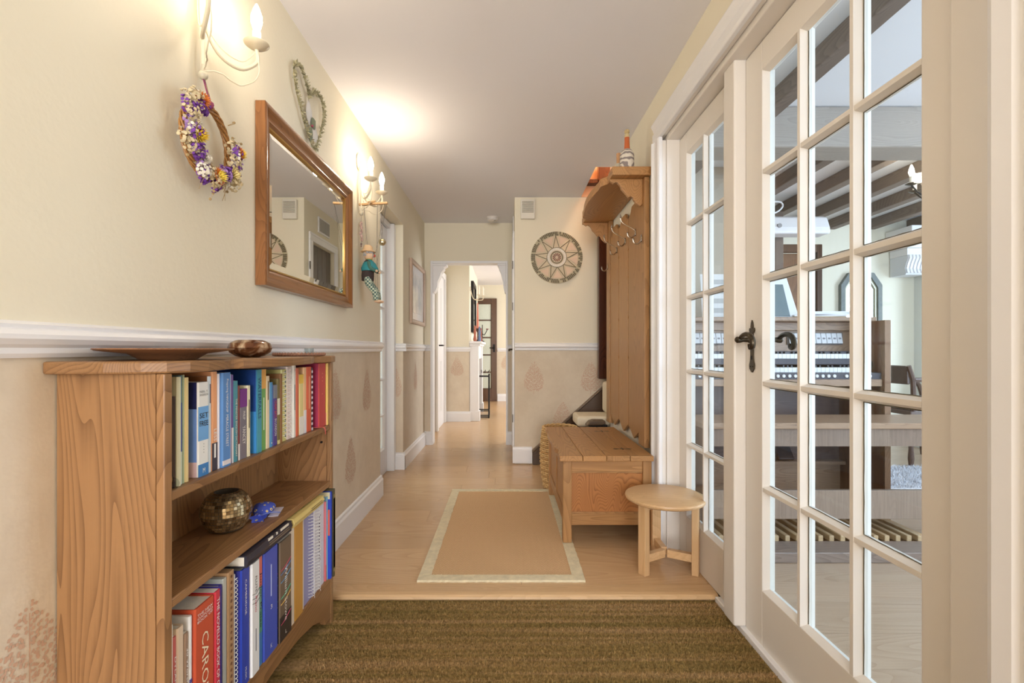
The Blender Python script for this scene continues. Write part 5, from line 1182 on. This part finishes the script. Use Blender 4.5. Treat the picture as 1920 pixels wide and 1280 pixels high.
# ================================================================== stairs
t = thing('staircase', 'dark timber staircase with diagonal string behind the bench', 'stairs', (.9, 3.92, 0), None, 'structure')
sl = .908
x0, z0 = .225, .0
MB().prism([(x0, .0), (x0, .105), (1.55, .105+sl*(1.55-x0)), (1.55, .105+sl*(1.55-x0)-.44), (x0+.36, .0)], 'y', 4.160, 4.197).build('string', wood('string_timber', (92, 66, 40), (62, 42, 24), 'x', rings=10, rough=.4), t, bevel=.004)
MB().prism([(x0-.004, .1055), (1.55, .1055+sl*(1.55-x0+.004)), (1.55, .1055+sl*(1.55-x0)+.018), (x0-.004, .1055+.018)], 'y', 4.155, 4.199).build('string_cap', wood('string_cap_timber', (128, 106, 84), (96, 76, 58), 'x', rings=10, rough=.4), t, bevel=.002)
for i in range(6):
    xa = .56+i*.21; za = .19*(i+1)
    MB().box(xa-.02, xa+.23, 3.64, 4.159, za-.03, za).build('tread', DARKW, t, bevel=.006); MB().box(xa, xa+.02, 3.65, 4.155, za-.19, za-.03).build('riser', DARKW, t)
NW = wood('newel_timber', (84, 42, 24), (46, 22, 14), 'z', rings=9, rough=.25)
tag(MB().box(.785, .90, 4.085, 4.158, .75, 2.62).build('newel_post', NW, bevel=.004), 'dark reddish timber post rising beside the coat rack', 'post')
tag(MB().box(.655, .784, 4.11, 4.19, 2.425, 2.46).build('stair_rail', NW, bevel=.003), 'dark horizontal timber in the stairwell opening', 'rail')
# stairlift seat
t = thing('stairlift_seat', 'cream upholstered stairlift seat with dark armrest', 'stairlift', (.66, 3.86, .19))
UPH = pm('cream_vinyl', (232, 218, 190), .5)
MB().box(.545, .90, 3.70, 3.99, .40, .485).build('seat_cushion', UPH, t, bevel=.025, bseg=4)
MB().box(.79, .87, 3.70, 3.99, .486, .74).build('backrest', UPH, t, bevel=.03, bseg=4)
MB().prism([(.60, .428), (.625, .458), (.655, .468), (.74, .466), (.745, .444), (.72, .432)], 'y', 3.60, 3.69).build('armrest', wood('armrest_timber', (104, 82, 58), (74, 56, 38), 'x', rings=10), t, bevel=.006)
MB().box(.63, .76, 3.62, 3.69, .37, .431).build('arm_support', BLACKI, t)
MB().box(.66, .76, 3.78, 3.92, .191, .40).build('pedestal', BLACKI, t)
# ================================================================== music room
OX0, OX1, OY0, OY1 = .955, 2.15, 2.70, 3.25
t = thing('electronic_organ', 'oak two-manual church organ facing the bench', 'organ', (1.55, 2.98, 0))
ORGY = wood('organ_oak_side', (142, 96, 62), (104, 66, 40), 'z', rings=10, rough=.35)
for x in (OX0, OX1-.03): MB().box(x, x+.03, OY0, OY1, .0, 1.165).build('side_panel', ORGY, t, bevel=.003)
MB().box(OX1-.032, OX1+.002, OY0-.012, OY0-.001, .0, 1.165).build('side_edge', ORGZ, t, bevel=.002)
MB().box(OX0-.01, OX1+.01, OY0+.10, OY1+.01, 1.1655, 1.19).build('top_board', ORGW, t, bevel=.004)
MB().box(OX0+.031, OX1-.031, 2.90, 2.93, 1.115, 1.165).build('cornice', ORGW, t, bevel=.003)
MB().box(OX0+.031, OX1-.031, 2.94, 2.96, .99, 1.114).build('stop_panel', ORGW, t)
MB().box(1.575, 1.615, 2.936, 2.9395, 1.096, 1.103).build('stop_label', pm('brass_label', (196, 168, 100), .35, .6), t)
TABW = pm('stop_tab_white', (236, 238, 242), .35); TABT = pm('stop_tab_mark', (150, 150, 156), .5)
for x0, n in ((1.015, 12), (1.425, 6), (1.72, 10)):
    MB().box(x0-.006, x0+n*.0325+.006, 2.930, 2.9395, 1.028, 1.103).build('stop_recess', pm('recess_grey', (120, 112, 108), .6), t)
    for i in range(n):
        o = MB(rot_map((0, 2.93, 1.066), -.22, 'x')).box(x0+i*.0325, x0+i*.0325+.030, 2.920, 2.928, 1.034, 1.098).build('stop_tab', TABW, t, bevel=.002)
        MB(rot_map((0, 2.93, 1.066), -.22, 'x')).box(x0+i*.0325+.007, x0+i*.0325+.023, 2.9192, 2.9199, 1.060, 1.070).build('stop_mark', TABT, o)
KEYW = pm('key_white', (238, 238, 236), .25); KEYB = pm('key_black', (44, 40, 42), .3); FASC = pm('organ_fascia', (70, 66, 74), .4)
kx0 = 1.02; nk = 44; kw = .0235
for zt, yf in ((.975, 2.80), (.897, 2.74)):
    for i in range(nk):
        MB().box(kx0+i*kw+.0005, kx0+(i+1)*kw-.0005, yf, yf+.12, zt-.028, zt).build('white_key', KEYW, t, bevel=.001)
        if i % 7 in (0, 1, 3, 4, 5): MB().box(kx0+(i+1)*kw-.0055, kx0+(i+1)*kw+.0055, yf+.045, yf+.12, zt+.0005, zt+.012).build('black_key', KEYB, t, bevel=.001)
    MB().box(OX0+.031, OX1-.031, yf+.004, yf+.122, zt-.062, zt-.0285).build('key_bed', FASC, t)
MB().box(OX0+.031, OX1-.031, 2.86, 2.93, .9135, .989).build('fascia', FASC, t)
MB().box(1.46, 1.60, 2.856, 2.8595, .9195, .9385).build('name_plate', pm('brass_plate', (190, 168, 118), .35, .5), t)
text('name_lettering', 'JOHANNUS', Vector((1, 0, 0)), Vector((0, 0, 1)), (1.53, 2.8555, .929), .115, .010, BLACKI, t)
MB().box(OX0+.031, OX1-.031, 2.715, 2.739, .832, .868).build('piston_rail', FASC, t)
for x in [1.09+i*.033 for i in range(8)]+[1.40+i*.033 for i in range(8)]+[1.72+i*.033 for i in range(5)]+[1.92+i*.033 for i in range(5)]:
    MB().lathe([(0, 0), (.0095, 0), (.0095, -.006), (.008, -.008), (0, -.008)], (x, 2.715, .85), 12, 'y').build('piston', TABW, t)
MB().box(OX0+.031, OX1-.031, 2.705, 2.86, .792, .8315).build('key_slip', ORGW, t, bevel=.003)
MB().box(OX0+.031, OX1-.031, 3.06, 3.08, .30, .79).build('knee_panel', wood('organ_knee', (104, 86, 82), (78, 62, 60), 'x', rings=8), t)
MB().box(OX0+.031, OX1-.031, 3.05, 3.08, .0, .299).build('toe_panel', ORGW, t)
MB().box(OX0+.031, OX1-.031, 3.0, 3.05, .28, .30).build('toe_shelf', ORGW, t)
for x in (1.53, 1.70):
    MB(rot_map((0, 3.0, .31), -.7, 'x')).box(x, x+.10, 2.99, 3.015, .31, .55).build('swell_pedal', pm('pedal_rubber', (50, 48, 52), .5), t, bevel=.008)
MB().box(OX0+.031, OX1-.031, OY1-.02, OY1, .0, 1.165).build('back_panel', ORGW, t)
# bench
t = thing('organ_bench', 'long oak organ bench standing over the pedals', 'bench', (1.6, 2.52, 0))
MB().box(.965, 2.60, 2.36, 2.675, .609, .638).build('seat', ORGW, t, bevel=.003)
MB().box(1.016, 2.539, 2.39, 2.412, .518, .6085).build('apron', wood('bench_apron', (148, 126, 110), (118, 98, 84), 'z', rings=12, streak=.8), t)
for x in (.985, 2.54): MB().box(x, x+.03, 2.39, 2.67, .0, .6085).build('end_board', ORGZ, t, bevel=.003)
MB().box(1.016, 2.539, 2.42, 2.445, .145, .29).build('stretcher', wood('bench_stretcher', (164, 142, 124), (136, 114, 98), 'z', rings=12, streak=.8), t, bevel=.002)
# pedalboard
t = thing('pedalboard', 'wooden organ pedalboard on the floor below the bench', 'pedalboard', (1.6, 2.6, 0))
MB().box(1.03, 2.10, 2.245, 2.385, .0005, .05).build('heel_board', wood('heel_board', (150, 132, 120), (118, 100, 90), 'x', rings=8), t, bevel=.004)
MB().box(1.02, 1.04, 2.45, 2.98, .0005, .06).box(2.10, 2.12, 2.45, 2.98, .0005, .06).build('side_rail', PALE_Z, t)
PEDW = wood('pedal_maple', (206, 176, 136), (180, 146, 104), 'y', rings=9)
for i in range(19): MB().box(1.055+i*.055, 1.055+i*.055+.024, 2.386, 2.95, .045, .075).build('pedal', PEDW, t, bevel=.003)
MB().box(1.04, 2.10, 2.386, 2.98, .001, .012).build('frame_floor', wood('pedal_dark', (130, 92, 52), (96, 64, 34), 'x', rings=8), t)
# things on the organ
t = thing('tablet_screen', 'white framed screen leaning on the organ top', 'screen', (1.73, 2.96, 1.1905))
TM = rot_map((0, 2.94, 1.1905), -.16, 'x')
MB(TM).prism([(1.50, 1.192), (1.795, 1.192), (1.74, 1.452), (1.55, 1.452)], 'y', 2.94, 2.965).build('frame', pm('screen_white', (236, 238, 242), .4), t, bevel=.006)
MB(TM).prism([(1.545, 1.202), (1.738, 1.202), (1.71, 1.405), (1.57, 1.405)], 'y', 2.937, 2.9402).build('display', pm('screen_grey', (104, 122, 126), .06, coat=.5), t, bevel=.002)
t = thing('music_sheet', 'white printed card standing on the organ top', 'sheet', (1.32, 2.96, 1.1905))
MB(rot_map((0, 2.94, 1.1905), -.14, 'x')).box(1.20, 1.42, 2.94, 2.943, 1.191, 1.47).build('card', pm('card_white2', (228, 228, 228), .6), t)
for i in range(4):
    MB(rot_map((0, 2.94, 1.1905), -.14, 'x')).box(1.225, 1.395, 2.9385, 2.9395, 1.225+i*.06, 1.255+i*.06).build('print_line', pm('print_grey', (186, 186, 186), .6), t)
t = thing('spiral_music_book', 'white spiral-bound music book upright on the organ top', 'book', (1.14, 3.0, 1.1905))
MB().box(1.06, 1.135, 2.97, 2.985, 1.191, 1.45).build('pages', PAGE, t)
m = MB(); pts = [(1.14+.007*math.cos(2*PI*i/8), 2.9775+.007*math.sin(2*PI*i/8), 1.198+.245*i/144) for i in range(145)]; m.tube(pts, .001, 4); m.build('spiral_binding', STEEL, t, smooth=True)
for k, (x, y, a, nm) in enumerate(((1.90, 3.0, .06, 'lowest'), (1.91, 3.01, -.10, 'second'), (1.93, 3.0, .16, 'third'), (1.96, 3.02, -.05, 'uppermost'))):
    z = 1.1905+k*.0105
    o = MB(rot_map((x, y, z), a)).box(x-.15, x+.15, y-.105, y+.105, z, z+.010).build('paper_pile', pm('paper_%d' % k, ((220, 204, 176), (236, 234, 236), (228, 228, 236), (240, 240, 244))[k], .7), bevel=.001)
    tag(o, '%s sheaf of the white papers piled on the organ' % nm, 'papers')
t = thing('wine_glass', 'small stemmed glass at the organ side', 'glass', (2.085, 2.765, .8325))
MB().lathe([(.022, 0), (.02, .002), (.003, .006), (.0025, .045), (.014, .055), (.021, .075), (.019, .098), (.018, .098), (.0195, .075), (.012, .057), (0, .052)], (2.085, 2.765, .8325), 20).build('glass_body', cl, t, smooth=True)
# timber framing behind the organ
tag(MB().box(2.33, 2.40, 4.16, 4.23, .001, CH-.132).build('timber_post', GREYBEAM, bevel=.005), 'dark grey timber post behind the white hood', 'post')
tag(MB().box(2.745, 2.79, 4.24, 4.29, .001, 1.93).build('timber_post', DARKW, bevel=.005), 'thin dark timber post beside the pale wall', 'post')
tag(MB().box(2.401, 2.744, 4.24, 4.29, 1.86, 1.93).build('timber_rail', BROWNW, bevel=.005), 'brown horizontal timber between the two posts', 'rail')
tag(MB().box(2.401, 2.744, 4.30, 4.33, .001, 1.86).build('cupboard_panel', wood('cupboard_brown', (126, 88, 56), (84, 54, 32), 'z', rings=7), bevel=.003), 'brown wooden panel filling the timber frame', 'panel')
t = thing('lamp_hood', 'long white rounded hood with thin wire loop above the organ', 'hood', (2.12, 4.08, 1.965))
HOODW = pm('hood_white', (238, 240, 246), .35)
MB().prism([(3.99, 1.965), (4.155, 1.965), (4.155, 2.10), (4.09, 2.135), (4.03, 2.11), (3.995, 2.02)], 'x', 1.62, 2.70).build('hood_shell', HOODW, t, bevel=.02, bseg=3)
MB().lathe([(0, 0), (.018, 0), (.018, -.012), (0, -.012)], (2.27, 3.998, 2.03), 14, 'y').build('knob', pm('hood_grey', (150, 150, 154), .5), t)
MB().tube(spline([(2.20, 4.08, 2.13), (2.30, 4.08, 2.17), (2.345, 4.08, 2.215), (2.33, 4.08, 2.25), (2.27, 4.08, 2.255), (2.20, 4.08, 2.24)], 5), .007, 6).build('wire_loop', HOODW, t, smooth=True)
# arched mirror
t = thing('arched_mirror', 'grey framed mirror with angled top on the music room wall', 'mirror', (3.63, 4.945, 1.12))
oc = [(3.42, 1.12), (3.84, 1.12), (3.84, 1.66), (3.755, 1.785), (3.505, 1.785), (3.42, 1.66)]
cxm, czm = 3.63, 1.45
inn = [(cxm+(x-cxm)*.70, czm+(z-czm)*.80) for x, z in oc]; mid = [(cxm+(x-cxm)*.80, czm+(z-czm)*.86) for x, z in oc]
GF = pm('grey_frame', (110, 116, 112), .45, var=.15, vs=40); GF2 = pm('silver_inner', (176, 172, 150), .35, .4)
def ringf(A, B, y0, y1, mat, nm):
    n = len(A); vs = [(x, y1, z) for x, z in A]+[(x, y0, z) for x, z in A]+[(x, y0, z) for x, z in B]+[(x, y1, z) for x, z in B]; fs = []
    for k in range(4):
        for i in range(n): fs.append((k*n+i, k*n+(i+1) % n, ((k+1) % 4)*n+(i+1) % n, ((k+1) % 4)*n+i))
    MB().add(vs, fs).build(nm, mat, t)
ringf(oc, mid, 4.905, 4.948, GF, 'frame'); ringf(mid, inn, 4.920, 4.948, GF2, 'inner_frame')
MB().prism(inn, 'y', 4.935, 4.948).build('mirror_glass', MIR, t)
# pilaster, beam and corbels at the right
struct('wall_music_pier', MB().box(4.20, 4.60, 4.70, 4.949, 0, 2.05), pm('pier_paint', (236, 238, 232), .7), 'white pier at the right of the back wall', 'wall')
tag(MB().box(3.9, 5.398, 4.62, 4.947, 2.051, 2.199).build('white_lintel', WHITE, bevel=.006), 'white lintel resting on the fluted corbels', 'beam')
def flute_corbel(x, y, label):
    t = thing('fluted_corbel', label, 'corbel', (x, y, 1.73))
    MB().box(x-.13, x+.13, y-.02, y+.22, 2.0, 2.05).build('cap', WHITE, t, bevel=.005); MB().box(x-.11, x+.11, y, y+.22, 1.93, 1.999).build('block', WHITE, t, bevel=.004)
    pr = [(y+.22, 1.929), (y, 1.929), (y-.005, 1.90), (y+.02, 1.85), (y+.035, 1.80), (y+.02, 1.755), (y+.03, 1.74), (y+.22, 1.74)]
    MB().prism(pr, 'x', x-.105, x+.105).build('body', pm('corbel_shadow', (226, 228, 232), .5), t)
    for i in range(6):
        a = x-.098+i*.0345; MB().prism([(q[0]-.012, q[1]) for q in pr[1:6]]+[(q[0]+.004, q[1]) for q in reversed(pr[1:6])], 'x', a, a+.022).build('flute', WHITE, t, bevel=.002)
flute_corbel(4.05, 4.72, 'white fluted corbel beside the arched mirror'); flute_corbel(4.72, 4.43, 'white fluted corbel partly hidden by the door stile')
# armchair
ax, ay = 3.72, 4.35
t = thing('armchair', 'dark wooden armchair with scrolled arms and pale seat', 'chair', (ax, ay, 0))
CHW = wood('dark_chair', (96, 74, 62), (64, 48, 40), 'z', rings=12, rough=.35)
for sx_ in (-1, 1):
    for sy_ in (-1, 1): MB().lathe([(.018, 0), (.024, .06), (.018, .14), (.026, .25), (.022, .43)], (ax+sx_*.24, ay+sy_*.22, .003), 12).build('leg', CHW, t, smooth=True)
MB().box(ax-.27, ax+.27, ay-.25, ay+.25, .434, .475).build('seat_frame', CHW, t, bevel=.008)
MB().box(ax-.25, ax+.25, ay-.23, ay+.23, .476, .535).build('seat_cushion', pm('pale_cushion', (222, 214, 204), .9, var=.08, vs=60), t, bevel=.02, bseg=3)
for s in (-1, 1):
    y = ay+s*.25
    MB().tube(spline([(ax+.27, y, .50), (ax+.25, y, .60), (ax+.20, y, .69), (ax+.05, y, .725), (ax-.15, y, .74), (ax-.24, y, .74)], 5), .020, 8).build('arm', CHW, t, smooth=True)
    MB().lathe([(0, -.025), (.034, -.025), (.036, 0), (.034, .025), (0, .025)], (ax+.27, y, .53), 14, 'y').build('arm_scroll', CHW, t, smooth=True)
    MB().tube([(ax-.24, y*1.0, .476), (ax-.25, y, .74), (ax-.29, y, .86)], .020, 8).build('back_post', CHW, t, smooth=True)
MB().box(ax-.30, ax-.27, ay-.25, ay+.25, .70, .86).build('back_rail', CHW, t, bevel=.01)
t = thing('shag_rug', 'pale grey shaggy rug on the music room floor', 'rug', (3.5, 3.8, 0))
m = MB().box(2.65, 4.6, 3.42, 4.05, .0005, .014)
SHG = pm('shag', (212, 212, 216), .95, var=.15, vs=60, bump=1, bs=120); m.build('backing', SHG, t)
m = MB(); r = random.Random(4)
for i in range(9000):
    x, y = r.uniform(2.65, 4.6), r.uniform(3.42, 4.05); a = r.uniform(0, PI); w = .004; m.add([(x-w*math.cos(a), y-w*math.sin(a), .013), (x+w*math.cos(a), y+w*math.sin(a), .013), (x+r.uniform(-.015, .015), y+r.uniform(-.015, .015), r.uniform(.025, .04))], [(0, 1, 2)])
o = m.build('pile', SHG, t); o['kind'] = 'stuff'
# candle chandelier
hx, hy, hz = 2.53, 3.0, 1.985
t = thing('chandelier', 'dark iron candle chandelier under the music room joists', 'chandelier', (hx+.14, hy, hz))
MB().tube([(hx+.14, hy, CH-.001), (hx+.14, hy, hz)], .006, 8).ball((hx+.14, hy, hz), .018, 10).build('stem', BLACKI, t, smooth=True)
for k in range(4):
    a = PI+k*PI/2; ex, ey = hx+.14+.14*math.cos(a), hy+.14*math.sin(a)
    MB().tube(spline([(hx+.14, hy, hz+.01), ((hx+.14+ex)/2, (hy+ey)/2, hz-.02), (ex, ey, hz+.04)], 5), .005, 8).build('arm', BLACKI, t, smooth=True)
    MB().lathe([(0, 0), (.02, .002), (.034, .010), (.03, .012), (0, .010)], (ex, ey, hz+.04), 16).build('drip_dish', IRON, t, smooth=True)
    MB().lathe([(.011, 0), (.011, .045), (0, .046)], (ex, ey, hz+.051), 12).build('candle_tube', pm('candle_white', (248, 240, 222), .5), t)
    MB().lathe([(.008, 0), (.016, .025), (.013, .045), (.004, .07), (0, .074)], (ex, ey, hz+.097), 14).build('bulb', pm('lit_bulb_cool', (255, 240, 214), .3, emit=14), t, smooth=True)
    l = bpy.data.lights.new('chandelier_bulb', 'POINT'); l.energy = 1.2; l.color = (1, .86, .66); l.shadow_soft_size = .03
    lo = bpy.data.objects.new('chandelier_bulb', l); COL.objects.link(lo); lo.parent = t; lo.location = Vector((ex, ey, hz+.19))-ORG[t.name]

# ================================================================== far room
t = thing('fireplace_surround', 'white fireplace surround with mantel in the far room', 'fireplace', (-.45, 7.25, 0))
for y in (6.70, 7.72): MB().box(-.518, -.39, y, y+.14, .0, 1.08).build('pilaster', WHITE, t, bevel=.006)
MB().box(-.518, -.41, 6.841, 7.719, .86, 1.08).build('frieze', WHITE, t, bevel=.004)
MB().box(-.518, -.345, 6.66, 7.90, 1.081, 1.115).build('mantel_shelf', WHITE, t, bevel=.006)
MB().box(-.518, -.37, 6.68, 7.88, 1.050, 1.080).build('bed_mould', WHITE, t, bevel=.006)
for y in (6.695, 7.715): MB().box(-.518, -.375, y, y+.15, .0, .14).build('plinth', WHITE, t, bevel=.004)
MB().box(-.516, -.505, 6.842, 7.718, .002, .858).build('fire_opening', pm('opening_black', (40, 36, 34), .9), t)  # flat dark sheet across the opening, no recess behind it
t = thing('mantel_mirror', 'tall dark framed mirror above the mantel', 'mirror', (-.5, 7.3, 1.25))
MB().box(-.518, -.48, 6.98, 7.04, 1.25, 2.0).box(-.518, -.48, 7.56, 7.62, 1.25, 2.0).box(-.518, -.48, 7.04, 7.56, 1.94, 2.0).box(-.518, -.48, 7.04, 7.56, 1.25, 1.31).build('frame', BLACKI, t, bevel=.004)
MB().box(-.515, -.495, 7.04, 7.56, 1.31, 1.94).build('mirror_glass', MIR, t)
def mant(name, label, cat, y, prof, col, x=-.42):
    o = MB().lathe(prof, (x, y, 1.1155), 14).build(name, pm(name+'_c%d' % int(y*100), col, .5), smooth=True); tag(o, label, cat)
t = thing('taper_candle', 'tall coral taper candle on the mantel', 'candle', (-.42, 6.95, 1.1155))
MB().lathe([(.03, 0), (.03, .01), (.008, .03), (.008, .15), (.02, .17), (.02, .19), (0, .19)], (-.42, 6.95, 1.1155), 14).build('holder', pm('holder_dark', (84, 60, 50), .4), t, smooth=True)
MB().lathe([(.017, .19), (.014, .34), (.008, .55), (0, .56)], (-.42, 6.95, 1.1155), 12).build('candle', pm('coral_wax', (214, 124, 104), .5), t, smooth=True)
fig = [(0, 0), (.022, 0), (.026, .03), (.016, .09), (.02, .14), (.012, .18), (.016, .21), (0, .23)]
mant('figurine', 'small terracotta figurine on the mantel beside the candle', 'figurine', 6.82, fig, (180, 104, 80), -.45)
mant('figurine', 'small blue and white figurine on the mantel', 'figurine', 6.86, [(r_*.9, h*.95) for r_, h in fig], (106, 130, 168), -.39)
mant('figurine', 'small rust brown figurine on the mantel edge', 'figurine', 7.05, [(r_, h*.9) for r_, h in fig], (150, 84, 60), -.38)
t = thing('candelabra', 'black iron candelabra on the mantel', 'candelabra', (-.365, 7.2, 1.1155))
MB().lathe([(.035, 0), (.03, .01), (.006, .02), (.006, .25), (0, .26)], (-.365, 7.2, 1.1155), 14).build('stem', BLACKI, t, smooth=True)
for s in (-1, 1):
    MB().tube(spline([(-.375, 7.2, 1.25), (-.375+s*.04, 7.2, 1.22), (-.375+s*.085, 7.2, 1.30)], 5), .006, 6).build('arm', BLACKI, t, smooth=True)
    MB().lathe([(.02, 0), (.022, .012), (0, .012)], (-.375+s*.085, 7.2, 1.30), 12).build('cup', pm('cup_red', (130, 66, 60), .5), t)
t = thing('mantel_sconce', 'white candle sconce above the mantel', 'wall lamp', (-.5, 6.80, 1.72))
MB().lathe([(0, 0), (.03, 0), (.03, .01), (0, .014)], (-.519, 6.80, 1.86), 14, 'x').build('backplate', CREAMMET, t)
for s in (0, 1):
    y = 6.74+s*.14; MB().tube(spline([(-.51, 6.80, 1.85), (-.47, (6.80+y)/2, 1.72), (-.40+s*.05, y, 1.71), (-.39+s*.05, y, 1.76)], 5), .006, 6).build('arm', CREAMMET, t, smooth=True)
    MB().lathe([(0, 0), (.035, .008), (.03, .011), (0, .01)], (-.39+s*.05, y, 1.76), 14).build('drip_dish', CREAMMET, t)
    MB().lathe([(.014, 0), (.014, .06), (.012, .062), (.016, .09), (.004, .13), (0, .132)], (-.39+s*.05, y, 1.772), 12).build('candle_bulb', pm('candle_white', (248, 240, 222), .5), t, smooth=True)
t = thing('fire_screen_stand', 'black iron and glass lantern frame by the fireplace', 'lantern stand', (-.34, 7.08, 0))
for x in (-.42, -.26):
    for y in (7.0, 7.16): MB().box(x-.009, x+.009, y-.009, y+.009, .0, .64).build('post', BLACKI, t)
for z in (.012, .10, .60): MB().box(-.411, -.269, 6.992, 7.008, z, z+.014).box(-.411, -.269, 7.152, 7.168, z, z+.014).box(-.428, -.412, 7.01, 7.15, z, z+.014).box(-.268, -.252, 7.01, 7.15, z, z+.014).build('crossbar', BLACKI, t)
for i in range(4): MB().tube([(-.41+i*.045, 7.0, .66), (-.43+i*.06, 7.02, .70)], .006, 6).build('finial_bar', BLACKI, t)
